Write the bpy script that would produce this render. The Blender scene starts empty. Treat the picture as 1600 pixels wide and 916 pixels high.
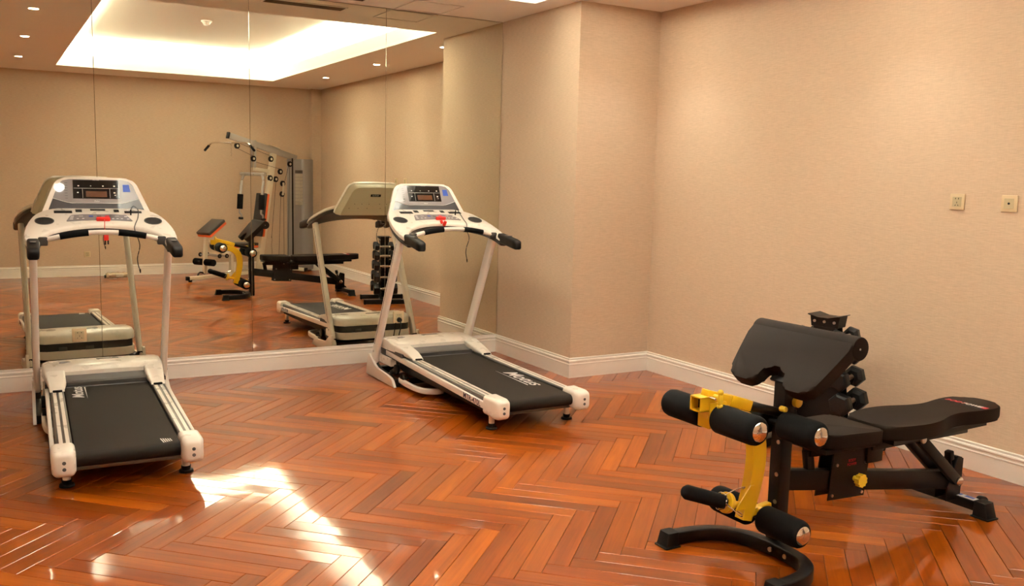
import bpy, bmesh, math, random
from mathutils import Vector, Matrix
random.seed(7)
C = bpy.context.scene.collection
PI = math.pi
SC = bpy.context.scene

# ------------------------------------------------------------------ camera
YAW, PITCH, ROLL, F = 0.5249, 0.1247, 0.0237, 1422.14
cam_data = bpy.data.cameras.new('camera')
cam = bpy.data.objects.new('camera', cam_data)
C.objects.link(cam)
fw = Vector((math.sin(YAW)*math.cos(PITCH), math.cos(YAW)*math.cos(PITCH), -math.sin(PITCH)))
rt = Vector((math.cos(YAW), -math.sin(YAW), 0)); up = rt.cross(fw)
r2 = math.cos(ROLL)*rt + math.sin(ROLL)*up
u2 = -math.sin(ROLL)*rt + math.cos(ROLL)*up
M = Matrix((r2, u2, -fw)).transposed().to_4x4()
M.translation = Vector((-3.8199, -6.8534, 1.5008))
cam.matrix_world = M
cam_data.sensor_width = 36; cam_data.lens = F/1600*36; cam_data.clip_start = 0.05; cam_data.clip_end = 60
SC.camera = cam

# ------------------------------------------------------------------ world, exposure
w = bpy.data.worlds.new('world'); SC.world = w; w.use_nodes = True
w.node_tree.nodes['Background'].inputs[0].default_value = (0.02, 0.017, 0.013, 1)
w.node_tree.nodes['Background'].inputs[1].default_value = 1
SC.view_settings.view_transform = 'Standard'; SC.view_settings.look = 'None'
SC.view_settings.gamma = 1; SC.view_settings.exposure = 0.60; SC.view_settings.use_curve_mapping = False
try:
    SC.cycles.max_bounces = 10; SC.cycles.glossy_bounces = 6; SC.cycles.diffuse_bounces = 5
    SC.cycles.sample_clamp_indirect = 8; SC.cycles.caustics_reflective = True; SC.cycles.caustics_refractive = False
except Exception: pass

# room dimensions
H, X2, D, L, XL, BH = 2.8, 0.743, 1.163, 7.186, -4.6, 0.153
TR = dict(x0=-2.974, x1=-0.21, y0=-6.313, y1=-0.864)      # opening of the ceiling tray
LEDW, SPOTW = 105.0, 18.0
WARM = (.96, 1.0, 0.96); WARM2 = (.98, .98, 0.90)

# cove LED strips behind the lip of the tray (real lights, facing up)
def led(x0, y0, x1, y1, W):
    la = bpy.data.lights.new('cove_light', 'AREA'); la.shape = 'RECTANGLE'
    lx, ly = abs(x1-x0), abs(y1-y0)
    la.size = max(lx, .04); la.size_y = max(ly, .04); la.energy = W*max(lx, ly)/5; la.color = WARM; la.spread = PI
    o = bpy.data.objects.new('cove_light', la); C.objects.link(o)
    o.location = ((x0+x1)/2, (y0+y1)/2, H+0.10); o.rotation_euler = (PI, 0, 0)
RE = 0.09
led(TR['x0'], TR['y0']-RE, TR['x1'], TR['y0']-RE, LEDW)
led(TR['x0'], TR['y1']+RE, TR['x1'], TR['y1']+RE, LEDW)
led(TR['x0']-RE, TR['y0'], TR['x0']-RE, TR['y1'], LEDW)
led(TR['x1']+RE, TR['y0'], TR['x1']+RE, TR['y1'], LEDW)

# ------------------------------------------------------------------ materials
def mat(name, col, rough=.5, metal=0., spec=.5, coat=0., bump=0., bscale=200., emit=None, estr=0, trans=0, ior=1.45):
    m = bpy.data.materials.new(name); m.use_nodes = True
    nt = m.node_tree; b = nt.nodes['Principled BSDF']
    b.inputs['Base Color'].default_value = (*col, 1); b.inputs['Roughness'].default_value = rough
    b.inputs['Metallic'].default_value = metal; b.inputs['Specular IOR Level'].default_value = spec
    b.inputs['Coat Weight'].default_value = coat; b.inputs['IOR'].default_value = ior
    if trans: b.inputs['Transmission Weight'].default_value = trans
    if emit: b.inputs['Emission Color'].default_value = (*emit, 1); b.inputs['Emission Strength'].default_value = estr
    tc = nt.nodes.new('ShaderNodeTexCoord'); n = nt.nodes.new('ShaderNodeTexNoise'); n.inputs['Scale'].default_value = bscale
    nt.links.new(tc.outputs['Object'], n.inputs['Vector'])
    if bump:
        bp = nt.nodes.new('ShaderNodeBump'); bp.inputs['Strength'].default_value = bump; bp.inputs['Distance'].default_value = .001
        nt.links.new(n.outputs['Fac'], bp.inputs['Height']); nt.links.new(bp.outputs['Normal'], b.inputs['Normal'])
    else:   # slight wear in the gloss
        mr = nt.nodes.new('ShaderNodeMapRange'); mr.inputs['To Min'].default_value = max(rough-.03, 0); mr.inputs['To Max'].default_value = rough+.03
        n.inputs['Scale'].default_value = 12
        nt.links.new(n.outputs['Fac'], mr.inputs['Value']); nt.links.new(mr.outputs['Result'], b.inputs['Roughness'])
    return m

def wall_mat(name, col):
    m = bpy.data.materials.new(name); m.use_nodes = True; nt = m.node_tree; b = nt.nodes['Principled BSDF']
    b.inputs['Roughness'].default_value = .62; b.inputs['Specular IOR Level'].default_value = .35
    tc = nt.nodes.new('ShaderNodeTexCoord')
    mp = nt.nodes.new('ShaderNodeMapping'); mp.inputs['Scale'].default_value = (22, 22, 420)
    n1 = nt.nodes.new('ShaderNodeTexNoise'); n1.inputs['Scale'].default_value = 1; n1.inputs['Detail'].default_value = 4
    mp2 = nt.nodes.new('ShaderNodeMapping'); mp2.inputs['Scale'].default_value = (500, 500, 30)
    n2 = nt.nodes.new('ShaderNodeTexNoise'); n2.inputs['Scale'].default_value = 1; n2.inputs['Detail'].default_value = 2
    nt.links.new(tc.outputs['Object'], mp.inputs['Vector']); nt.links.new(mp.outputs[0], n1.inputs['Vector'])
    nt.links.new(tc.outputs['Object'], mp2.inputs['Vector']); nt.links.new(mp2.outputs[0], n2.inputs['Vector'])
    ad = nt.nodes.new('ShaderNodeMath'); ad.operation = 'MULTIPLY_ADD'; ad.inputs[1].default_value = .35
    nt.links.new(n2.outputs['Fac'], ad.inputs[0]); nt.links.new(n1.outputs['Fac'], ad.inputs[2])
    cr = nt.nodes.new('ShaderNodeValToRGB')
    cr.color_ramp.elements[0].position = .4; cr.color_ramp.elements[1].position = .95
    cr.color_ramp.elements[0].color = (*[c*.86 for c in col], 1); cr.color_ramp.elements[1].color = (*[min(c*1.12, 1) for c in col], 1)
    nt.links.new(ad.outputs[0], cr.inputs['Fac']); nt.links.new(cr.outputs['Color'], b.inputs['Base Color'])
    bp = nt.nodes.new('ShaderNodeBump'); bp.inputs['Strength'].default_value = .35; bp.inputs['Distance'].default_value = .0012
    nt.links.new(ad.outputs[0], bp.inputs['Height']); nt.links.new(bp.outputs['Normal'], b.inputs['Normal'])
    return m

def wood_mat():
    m = bpy.data.materials.new('parquet_wood'); m.use_nodes = True; nt = m.node_tree; b = nt.nodes['Principled BSDF']
    N, Lk = nt.nodes.new, nt.links.new
    oi = N('ShaderNodeObjectInfo'); at = N('ShaderNodeAttribute'); at.attribute_name = 'tone'
    ad = N('ShaderNodeMath'); ad.operation = 'ADD'; Lk(oi.outputs['Random'], ad.inputs[0]); Lk(at.outputs['Fac'], ad.inputs[1])
    fr = N('ShaderNodeMath'); fr.operation = 'FRACT'; Lk(ad.outputs[0], fr.inputs[0])
    uv = N('ShaderNodeUVMap'); uv.uv_map = 'UVMap'
    cb = N('ShaderNodeCombineXYZ'); mu = N('ShaderNodeMath'); mu.operation = 'MULTIPLY'; mu.inputs[1].default_value = 53.0
    Lk(fr.outputs[0], mu.inputs[0]); Lk(mu.outputs[0], cb.inputs[0]); Lk(mu.outputs[0], cb.inputs[1]); Lk(mu.outputs[0], cb.inputs[2])
    va = N('ShaderNodeVectorMath'); va.operation = 'ADD'; Lk(uv.outputs[0], va.inputs[0]); Lk(cb.outputs[0], va.inputs[1])
    mp = N('ShaderNodeMapping'); mp.inputs['Scale'].default_value = (3.0, 70, 1); Lk(va.outputs[0], mp.inputs['Vector'])
    n1 = N('ShaderNodeTexNoise'); n1.inputs['Scale'].default_value = 1; n1.inputs['Detail'].default_value = 5; n1.inputs['Distortion'].default_value = .6
    Lk(mp.outputs[0], n1.inputs['Vector'])
    mp2 = N('ShaderNodeMapping'); mp2.inputs['Scale'].default_value = (2.0, 14, 1); Lk(va.outputs[0], mp2.inputs['Vector'])
    n2 = N('ShaderNodeTexNoise'); n2.inputs['Scale'].default_value = 1; n2.inputs['Detail'].default_value = 2; Lk(mp2.outputs[0], n2.inputs['Vector'])
    cr = N('ShaderNodeValToRGB'); Lk(fr.outputs[0], cr.inputs['Fac'])
    e = cr.color_ramp.elements
    e[0].position = 0; e[0].color = (0.231, 0.0395, 0.0005, 1); e[1].position = 1; e[1].color = (0.320, 0.0689, 0.0016, 1)
    for p, c in ((.14, (0.286, 0.0588, 0.0013, 1)), (.3, (0.168, 0.0313, 0.0007, 1)), (.45, (0.349, 0.0751, 0.0016, 1)), (.6, (0.258, 0.0505, 0.0011, 1)), (.75, (0.412, 0.0960, 0.0020, 1)), (.88, (0.204, 0.0390, 0.0010, 1))):
        x = e.new(p); x.color = c
    g = N('ShaderNodeValToRGB'); Lk(n1.outputs['Fac'], g.inputs['Fac'])
    g.color_ramp.elements[0].position = .32; g.color_ramp.elements[0].color = (.84, .79, .74, 1)
    g.color_ramp.elements[1].position = .62; g.color_ramp.elements[1].color = (1.03, 1.03, 1.03, 1)
    g2 = N('ShaderNodeValToRGB'); Lk(n2.outputs['Fac'], g2.inputs['Fac'])
    g2.color_ramp.elements[0].position = .3; g2.color_ramp.elements[0].color = (.80, .74, .70, 1)
    g2.color_ramp.elements[1].position = .65; g2.color_ramp.elements[1].color = (1.08, 1.08, 1.06, 1)
    m1 = N('ShaderNodeMix'); m1.data_type = 'RGBA'; m1.blend_type = 'MULTIPLY'; m1.inputs['Factor'].default_value = 1
    Lk(cr.outputs['Color'], m1.inputs[6]); Lk(g.outputs['Color'], m1.inputs[7])
    m2 = N('ShaderNodeMix'); m2.data_type = 'RGBA'; m2.blend_type = 'MULTIPLY'; m2.inputs['Factor'].default_value = 1
    Lk(m1.outputs[2], m2.inputs[6]); Lk(g2.outputs['Color'], m2.inputs[7])
    Lk(m2.outputs[2], b.inputs['Base Color'])
    b.inputs['Roughness'].default_value = .35; b.inputs['Specular IOR Level'].default_value = .15
    b.inputs['Coat Weight'].default_value = .75; b.inputs['Coat Roughness'].default_value = .045; b.inputs['Coat IOR'].default_value = 1.46
    tc = N('ShaderNodeTexCoord'); n3 = N('ShaderNodeTexNoise'); n3.inputs['Scale'].default_value = 7; n3.inputs['Detail'].default_value = 1
    ge = N('ShaderNodeNewGeometry'); Lk(ge.outputs['Position'], n3.inputs['Vector'])
    bp = N('ShaderNodeBump'); bp.inputs['Strength'].default_value = .12; bp.inputs['Distance'].default_value = .004
    Lk(n3.outputs['Fac'], bp.inputs['Height']); Lk(bp.outputs['Normal'], b.inputs['Coat Normal'])
    return m

MT = dict(
    wall=wall_mat('woven_wallpaper', (.62, .47, .335)),
    ceiling=mat('ceiling_paint', (.93, .87, .80), .7, bump=.05),
    tray=mat('tray_paint', (.88, .83, .74), .7, bump=.05),
    trim=mat('trim_paint', (.95, .91, .84), .2, bump=.02),
    wood=wood_mat(),
    subfloor=mat('subfloor', (.05, .02, .008), .8),
    white=mat('white_plastic', (.86, .80, .72), .28, coat=.3),
    whitemetal=mat('white_powder_coat', (.84, .78, .71), .3, coat=.2),
    black=mat('black_plastic', (.007, .0058, .005), .5, spec=.25),
    blackmetal=mat('black_powder_coat', (.0045, .004, .004), .42, spec=.35, bump=.15, bscale=900),
    rubber=mat('black_rubber', (.005, .005, .005), .6, spec=.3, bump=.2, bscale=600),
    vinyl=mat('black_vinyl', (.010, .005, .0025), .66, spec=.18, bump=.35, bscale=700),
    foam=mat('black_foam', (.004, .004, .004), .85, spec=.2, bump=.3, bscale=500),
    belt=mat('belt_rubber', (.014, .009, .0055), .65, spec=.25, bump=.5, bscale=1300),
    silver=mat('silver_metal', (.16, .15, .14), .32, .8),
    grey=mat('grey_plastic', (.10, .092, .088), .4),
    dgrey=mat('dark_grey_plastic', (.035, .032, .03), .4),
    chrome=mat('chrome', (.85, .82, .78), .08, 1),
    bolt=mat('zinc_bolt', (.5, .48, .45), .3, 1),
    yellow=mat('yellow_powder_coat', (.72, .42, .012), .3, coat=.3),
    yknob=mat('yellow_knob_plastic', (.75, .50, .03), .35),
    red=mat('red_plastic', (.75, .03, .02), .35),
    orange=mat('orange_vinyl', (.80, .13, .03), .45),
    charcoal=mat('charcoal_vinyl', (.045, .035, .032), .5, bump=.3, bscale=500),
    cream=mat('cream_powder_coat', (.72, .65, .50), .35, coat=.2),
    steel=mat('silver_powder_coat', (.50, .48, .46), .38, .5),
    shroud=mat('grey_metallic_shroud', (.38, .37, .37), .45, .3),
    overlay=mat('grey_console_overlay', (.24, .215, .22), .4, coat=.6),
    overlayd=mat('charcoal_console_overlay', (.03, .026, .028), .4, coat=.6),
    screen=mat('black_screen', (.006, .006, .006), .05, coat=.6),
    led=mat('dim_red_display', (.10, .035, .012), .15),
    blue=mat('blue_sticker', (.02, .07, .42), .3),
    print=mat('white_print', (.75, .72, .70), .4),
    printd=mat('navy_print', (.03, .02, .06), .4),
    printr=mat('red_print', (.62, .03, .05), .4),
    socket=mat('beige_socket_plastic', (.66, .52, .32), .35),
    socketin=mat('beige_socket_insert', (.52, .44, .27), .4),
    dark=mat('dark_hole', (.01, .008, .006), .8),
    cable=mat('black_cable', (.008, .008, .008), .45),
    plastic=mat('clear_plastic_wrap', (.55, .42, .28), .2, coat=.5, bump=.6, bscale=40),
    vent=mat('vent_grey', (.16, .11, .075), .6),
    lamp=mat('lamp_glow', (1, .9, .75), .5, emit=(1.0, .88, .7), estr=130),
    ledstrip=mat('led_strip_glow', (1, .9, .75), .5, emit=(1.0, .85, .62), estr=6),
    knurl=mat('knurled_steel', (.26, .21, .17), .4, 1, bump=.6, bscale=1200),
    plate=mat('painted_hex_head', (.006, .006, .0065), .4, spec=.4, bump=.2, bscale=800),
    platelabel=mat('grey_weight_label', (.55, .50, .42), .5),
)
def mirror_mat():
    m = bpy.data.materials.new('mirror_glass'); m.use_nodes = True; nt = m.node_tree; b = nt.nodes['Principled BSDF']
    b.inputs['Base Color'].default_value = (.81, .81, .69, 1); b.inputs['Metallic'].default_value = 1; b.inputs['Roughness'].default_value = 0.0
    return m
MT['mirror'] = mirror_mat()

# ------------------------------------------------------------------ mesh helpers
def q_from(a, b):
    d = (Vector(b)-Vector(a)); return d.to_track_quat('Z', 'Y').to_matrix().to_4x4(), d.length

class MB:
    def __init__(s): s.bm = bmesh.new()
    def _bev(s, geom_verts, r, seg):
        if r <= 0: return
        es = {e for v in geom_verts for e in v.link_edges}
        es = [e for e in es if len(e.link_faces) == 2 and e.calc_face_angle(0) > .5]
        bmesh.ops.bevel(s.bm, geom=es, offset=r, segments=seg, profile=.5, affect='EDGES', clamp_overlap=True)
    def box(s, c, d, bev=0., seg=2, rot=None, mx=None):
        m = Matrix.Translation(Vector(c))
        if rot: m = m @ (Matrix.Rotation(rot[2], 4, 'Z') @ Matrix.Rotation(rot[1], 4, 'Y') @ Matrix.Rotation(rot[0], 4, 'X'))
        m = m @ Matrix.Diagonal((*d, 1))
        if mx: m = mx @ m
        r = bmesh.ops.create_cube(s.bm, size=1, matrix=m)
        s._bev(r['verts'], bev, seg); return s
    def beam(s, a, b, wy, wz, bev=.003, seg=2, upv=(0, 0, 1)):     # box between two points
        a, b = Vector(a), Vector(b); d = b-a; X = d.normalized(); U = Vector(upv)
        if abs(X.dot(U)) > .98: U = Vector((0, 1, 0))
        Y = U.cross(X).normalized(); Z = X.cross(Y)
        m = Matrix((X, Y, Z)).transposed().to_4x4(); m.translation = (a+b)/2
        r = bmesh.ops.create_cube(s.bm, size=1, matrix=m @ Matrix.Diagonal((d.length, wy, wz, 1)))
        s._bev(r['verts'], bev, seg); return s
    def cyl(s, a, b, r, r2=None, seg=24, bev=0., bseg=2):
        q, l = q_from(a, b)
        m = Matrix.Translation((Vector(a)+Vector(b))/2) @ q
        g = bmesh.ops.create_cone(s.bm, cap_ends=True, segments=seg, radius1=r, radius2=r if r2 is None else r2, depth=l, matrix=m)
        if bev: s._bev(g['verts'], bev, bseg)
        return s
    def ball(s, c, r, sx=1, sy=1, sz=1, seg=16):
        bmesh.ops.create_uvsphere(s.bm, u_segments=seg, v_segments=seg//2, radius=r, matrix=Matrix.Translation(Vector(c)) @ Matrix.Diagonal((sx, sy, sz, 1))); return s
    def loft(s, rings, cap=True, closed=False):
        vs = [[s.bm.verts.new(Vector(p)) for p in r] for r in rings]; n = len(vs[0])
        R = list(zip(vs, vs[1:])) + ([(vs[-1], vs[0])] if closed else [])
        for a, b in R:
            for i in range(n): s.bm.faces.new((a[i], a[(i+1) % n], b[(i+1) % n], b[i]))
        if cap and not closed:
            s.bm.faces.new(vs[0][::-1]); s.bm.faces.new(vs[-1])
        return s
    def tube(s, pts, r, seg=10, closed=False, prof=None, upv=(0, 0, 1)):
        pts = [Vector(p) for p in pts]; n = len(pts); rings = []
        for i, p in enumerate(pts):
            if closed: t = (pts[(i+1) % n]-pts[i-1]).normalized()
            else: t = (pts[min(i+1, n-1)]-pts[max(i-1, 0)]).normalized()
            U = Vector(upv)
            if abs(t.dot(U)) > .97: U = Vector((1, 0, 0)) if abs(t.x) < .9 else Vector((0, 1, 0))
            Y = U.cross(t).normalized(); Z = t.cross(Y)
            pr = prof[i] if (prof and isinstance(prof, list)) else prof
            if pr: hw, hh, cr = pr; loop = rrect(hw, hh, cr, 3)
            else: loop = [(r*math.cos(2*PI*k/seg), r*math.sin(2*PI*k/seg)) for k in range(seg)]
            rings.append([p+Y*a+Z*b for a, b in loop])
        return s.loft(rings, closed=closed)
    def prism(s, poly, axis, lo, hi, bev=0., seg=2):   # poly in the two other axes, extruded along axis
        def P(a, b, c): return {'x': (c, a, b), 'y': (a, c, b), 'z': (a, b, c)}[axis]
        v0 = [s.bm.verts.new(P(a, b, lo)) for a, b in poly]; v1 = [s.bm.verts.new(P(a, b, hi)) for a, b in poly]
        n = len(poly)
        f = [s.bm.faces.new(v0[::-1]), s.bm.faces.new(v1)]
        for i in range(n): f.append(s.bm.faces.new((v0[i], v0[(i+1) % n], v1[(i+1) % n], v1[i])))
        if bev: 
            es = [e for e in {e for g in f[:2] for e in g.edges}]
            bmesh.ops.bevel(s.bm, geom=es, offset=bev, segments=seg, profile=.5, affect='EDGES', clamp_overlap=True)
        return s
    def xf(s, m): bmesh.ops.transform(s.bm, matrix=m, verts=s.bm.verts); return s
    def build(s, name, m, parent=None, smooth=True, loc=None, angle=40, mods=None):
        bmesh.ops.recalc_face_normals(s.bm, faces=s.bm.faces)
        me = bpy.data.meshes.new(name); 
        if smooth:
            for f in s.bm.faces: f.smooth = True
            ca = math.radians(angle)
            for e in s.bm.edges:
                if len(e.link_faces) == 2 and e.calc_face_angle(0) > ca: e.smooth = False
        s.bm.to_mesh(me); s.bm.free()
        me.materials.append(MT[m] if isinstance(m, str) else m)
        o = bpy.data.objects.new(name, me); C.objects.link(o)
        if parent: o.parent = parent
        if loc: o.location = loc
        return o

def rrect(hw, hh, r, n=3):
    r = min(r, hw*.999, hh*.999); out = []
    for cx, cy, a0 in ((hw-r, hh-r, 0), (-hw+r, hh-r, PI/2), (-hw+r, -hh+r, PI), (hw-r, -hh+r, 1.5*PI)):
        for k in range(n+1):
            a = a0+PI/2*k/n; out.append((cx+r*math.cos(a), cy+r*math.sin(a)))
    return out
def roundpoly(pts, r, n=4):
    out = []; m = len(pts)
    for i, p in enumerate(pts):
        a, b, c = Vector(pts[i-1]).to_2d(), Vector(p).to_2d(), Vector(pts[(i+1) % m]).to_2d()
        rr = r[i] if isinstance(r, (list, tuple)) else r
        if rr <= 0: out.append(tuple(b)); continue
        u, v = (a-b), (c-b); k = min(rr, u.length*.48, v.length*.48)
        p0, p2 = b+u.normalized()*k, b+v.normalized()*k
        for j in range(n+1):
            t = j/n; q = p0*(1-t)**2+b*2*t*(1-t)+p2*t*t; out.append((q.x, q.y))
    return out
def smoothpath(pts, n=6, closed=False):
    P = [Vector(p) for p in pts]; out = []; m = len(P)
    rng = range(m if closed else m-1)
    for i in rng:
        g = (lambda k: P[k % m]) if closed else (lambda k: P[min(max(k, 0), m-1)])
        p0, p1, p2, p3 = g(i-1), g(i), g(i+1), g(i+2)
        for j in range(n):
            t = j/n
            out.append(.5*((2*p1)+(-p0+p2)*t+(2*p0-5*p1+4*p2-p3)*t*t+(-p0+3*p1-3*p2+p3)*t**3))
    if not closed: out.append(P[-1])
    return out
def tag(o, label=None, cat=None, group=None, kind=None):
    if label: o['label'] = label
    if cat: o['category'] = cat
    if group: o['group'] = group
    if kind: o['kind'] = kind
    return o
def thing(name, label, cat, loc=(0, 0, 0), rz=0, group=None):
    o = bpy.data.objects.new(name, None); C.objects.link(o); o.location = loc; o.rotation_euler = (0, 0, rz)
    o.empty_display_size = .1
    return tag(o, label, cat, group)
def copy_tree(o, parent=None):
    c = o.copy(); C.objects.link(c)
    if parent: c.parent = parent
    for ch in [k for k in bpy.data.objects if k.parent == o]: copy_tree(ch, c)
    return c
def text_mesh(name, body, size, m, parent, mx, shear=0, ext=.0006, sx=1, bold=.0):
    cu = bpy.data.curves.new(name, 'FONT'); cu.body = body; cu.size = size; cu.shear = shear; cu.extrude = ext
    cu.align_x = 'CENTER'; cu.align_y = 'CENTER'; cu.offset = bold
    to = bpy.data.objects.new(name, cu); C.objects.link(to)
    dg = bpy.context.evaluated_depsgraph_get(); me = bpy.data.meshes.new_from_object(to.evaluated_get(dg))
    bpy.data.objects.remove(to); me.name = name
    me.transform(mx @ Matrix.Diagonal((sx, 1, 1, 1)))
    me.materials.clear(); me.materials.append(MT[m])
    o = bpy.data.objects.new(name, me); C.objects.link(o); o.parent = parent
    return o
def frame(o, x, y):   # matrix from origin, x axis, y axis (z = x cross y)
    X, Y = Vector(x).normalized(), Vector(y).normalized(); Z = X.cross(Y)
    m = Matrix((X, Y, Z)).transposed().to_4x4(); m.translation = Vector(o); return m

# ------------------------------------------------------------------ room shell
def struct(o): return tag(o, kind='structure')
T = .12
RX = X2+T; YB = -L
struct(MB().box(((XL+X2)/2, -L/2, -.07), (X2-XL+2*T, L+2*T, .10)).build('floor', 'subfloor', smooth=False))
FLOOR = bpy.data.objects['floor']
def wall(name, x0, x1, y0, y1):
    return struct(MB().box(((x0+x1)/2, (y0+y1)/2, 1.55), (x1-x0, y1-y0, 3.14)).build(name, 'wall', smooth=False))
wall('wall_back', XL-T, X2+T, -L-T, -L)
wall('wall_right', X2, X2+T, -L, -D)
wall('wall_left', XL-T, XL, -L, T)
wall('wall_front', XL, 0, 0, T)
struct(MB().box((X2/2+T/2, -D/2+T/2, 1.55), (X2+T, D+T, 3.14)).build('wall_alcove', 'wall', smooth=False))
struct(MB().box((X2-.075, -L+.055, 1.45), (.15, .11, 2.75)).build('trim_corner', 'wall', smooth=False))
# wallpaper seam strips and joints: subtle vertical joint near the mirror corner
# ceiling with tray opening
x0, x1, y0, y1 = TR['x0'], TR['x1'], TR['y0'], TR['y1']; RC = .17
def slab(mb, a, b, c, d, z0, z1): mb.box(((a+b)/2, (c+d)/2, (z0+z1)/2), (b-a, d-c, z1-z0))
mb = MB()
slab(mb, XL, x0, -L, 0, H, H+.03); slab(mb, x1, X2, -L, 0, H, H+.03)
slab(mb, x0, x1, -L, y0, H, H+.03); slab(mb, x0, x1, y1, 0, H, H+.03)
ceil = struct(mb.build('ceiling', 'ceiling', smooth=False))
mb = MB(); hz = H+.36
slab(mb, x0-RC, x1+RC, y0-RC, y1+RC, hz, hz+.04)
slab(mb, x0-RC-.03, x0-RC, y0-RC, y1+RC, H+.03, hz); slab(mb, x1+RC, x1+RC+.03, y0-RC, y1+RC, H+.03, hz)
slab(mb, x0-RC, x1+RC, y0-RC-.03, y0-RC, H+.03, hz); slab(mb, x0-RC, x1+RC, y1+RC, y1+RC+.03, H+.03, hz)
struct(mb.build('trim_tray', 'tray', smooth=False))
mb = MB(); LH = .12   # the lip that hides the strips
slab(mb, x0-.02, x0, y0, y1, H+.03, H+LH+.03); slab(mb, x1, x1+.02, y0, y1, H+.03, H+LH+.03)
slab(mb, x0-.02, x1+.02, y0-.02, y0, H+.03, H+LH+.03); slab(mb, x0-.02, x1+.02, y1, y1+.02, H+.03, H+LH+.03)
struct(mb.build('trim_tray_lip', 'tray', smooth=False))

# baseboards: moulded profile
BP = [(0, 0), (.015, 0), (.015, .098), (.0175, .101), (.0175, .106), (.013, .110), (.013, .119), (.017, .122), (.019, .128), (.017, .134),
      (.011, .137), (.0095, .143), (.012, .146), (.012, .150), (.009, .153), (0, .153)]
def baseboard(name, a, b, nrm, m0=0, m1=0):
    # a->b along the wall, nrm points into the room; m0/m1 = mitre (+1 outer corner, -1 inner corner)
    a, b, n = Vector((*a, 0)), Vector((*b, 0)), Vector((*nrm, 0)); t = (b-a).normalized()
    mb = MB()
    mb.loft([[a - t*(p*m0) + n*p + Vector((0, 0, z)) for p, z in BP], [b + t*(p*m1) + n*p + Vector((0, 0, z)) for p, z in BP]])
    return struct(mb.build(name, 'trim', smooth=False))
baseboard('baseboard_front', (XL, 0), (0, 0), (0, -1), -1, -1)
baseboard('baseboard_alcove', (0, 0), (0, -D), (-1, 0), -1, 1)
baseboard('baseboard_alcove_front', (0, -D), (X2, -D), (0, -1), 1, -1)
baseboard('baseboard_right', (X2, -D), (X2, -L+.11), (-1, 0), -1, -1)
baseboard('baseboard_corner', (X2, -L+.11), (X2-.15, -L+.11), (0, 1), -1, 1)
baseboard('baseboard_corner_side', (X2-.15, -L+.11), (X2-.15, -L), (-1, 0), 1, -1)
baseboard('baseboard_back', (X2-.15, -L), (XL, -L), (0, 1), -1, -1)
baseboard('baseboard_left', (XL, -L), (XL, 0), (1, 0), -1, -1)

# mirror panels (1.05 m wide sheets, thin dark joints with bevelled edges)
edges = [-.004, -1.047, -2.112, -3.152, -4.2, XL+.002]
mr = struct(MB().box(((XL)/2, -.0015, (BH+H)/2), (-XL-.004, .002, H-BH-.004)).build('trim_mirror_backing', 'dark', smooth=False))
for i in range(len(edges)-1):
    a, b = edges[i+1]+.0006, edges[i]-.0006
    o = MB().box(((a+b)/2, -.0055, (BH+.001+H-.003)/2), (b-a, .005, H-BH-.006), bev=.0015, seg=1).build('wall_mirror', 'mirror', smooth=False)
    names = ['tall mirror panel at the far right, next to the side wall', 'tall mirror panel second from the right, reflecting the home gym',
             'tall mirror panel third from the right, between the treadmills', 'tall mirror panel at the left, behind the left treadmill', 'narrow mirror panel at the far left end']
    tag(o, names[i], 'mirror')

# ------------------------------------------------------------------ parquet planks
PL, PW, PH = .62, .0885, .012
def plank_mesh():
    bm = bmesh.new(); g = .0007
    bmesh.ops.create_cube(bm, size=1, matrix=Matrix.Translation((PL/2, PW/2, -PH/2)) @ Matrix.Diagonal((PL-2*g, PW-2*g, PH, 1)))
    es = [e for e in bm.edges if all(v.co.z > -PH/2 for v in e.verts)]
    bmesh.ops.bevel(bm, geom=es, offset=.0015, segments=1, affect='EDGES')
    bmesh.ops.delete(bm, geom=[f for f in bm.faces if f.normal.z < -.9], context='FACES')
    uvl = bm.loops.layers.uv.new('UVMap')
    for f in bm.faces:
        for lp in f.loops: lp[uvl].uv = (lp.vert.co.x, lp.vert.co.y)
    return bm
bm = plank_mesh(); pme = bpy.data.meshes.new('plank'); bm.to_mesh(pme); bm.free(); pme.materials.append(MT['wood'])
r = math.sqrt(.5); U = Vector((r, -r, 0)); V = Vector((r, r, 0)); O = Vector((-2.026, -3.156, 0))
RA = math.radians(-45)
planks = []
def project(p):
    d = p-M.translation; z = d.dot(fw)
    if z < .2: return None
    return (800+F*d.dot(r2)/z, 458-F*d.dot(u2)/z, z)
for k in range(-9, 10):
    for n in range(-80, 80):
        for typ in (0, 1):
            base = O + U*(k*PL) - V*(k*PL)
            if typ == 0: o = base+U*(n*PW)+V*(n*PW); m = Matrix.Translation(o) @ Matrix.Rotation(RA, 4, 'Z')
            else: o = base+U*(n*PW)+V*(n*PW); m = Matrix.Translation(o) @ Matrix.Rotation(RA+PI/2, 4, 'Z')   # occupies u in [n-1,n], v up
            cs = [m @ Vector(p) for p in ((0, 0, 0), (PL, 0, 0), (PL, PW, 0), (0, PW, 0))]
            xs, ys = [c.x for c in cs], [c.y for c in cs]
            if max(xs) < XL or min(xs) > X2 or max(ys) < -L or min(ys) > 0: continue
            if min(xs) > 0 and min(ys) > -D: continue
            ins = min(xs) > XL+.002 and max(xs) < X2-.002 and min(ys) > -L+.002 and max(ys) < -.002 and not (max(xs) > -.002 and max(ys) > -D-.002)
            c = sum(cs, Vector())/4; pr = project(c); vis = False; area = 0
            if pr and -60 < pr[0] < 1660 and pr[1] < 960 and ins: vis = True; area = abs((c-M.translation).length)
            planks.append((not vis, area, m, ins))
planks.sort(key=lambda t: (t[0], t[1]))
rest = bmesh.new(); tl = rest.faces.layers.float.new('tone_f')
uvr = rest.loops.layers.uv.new('UVMap'); tone = rest.loops.layers.float_color.new('tone')
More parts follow.
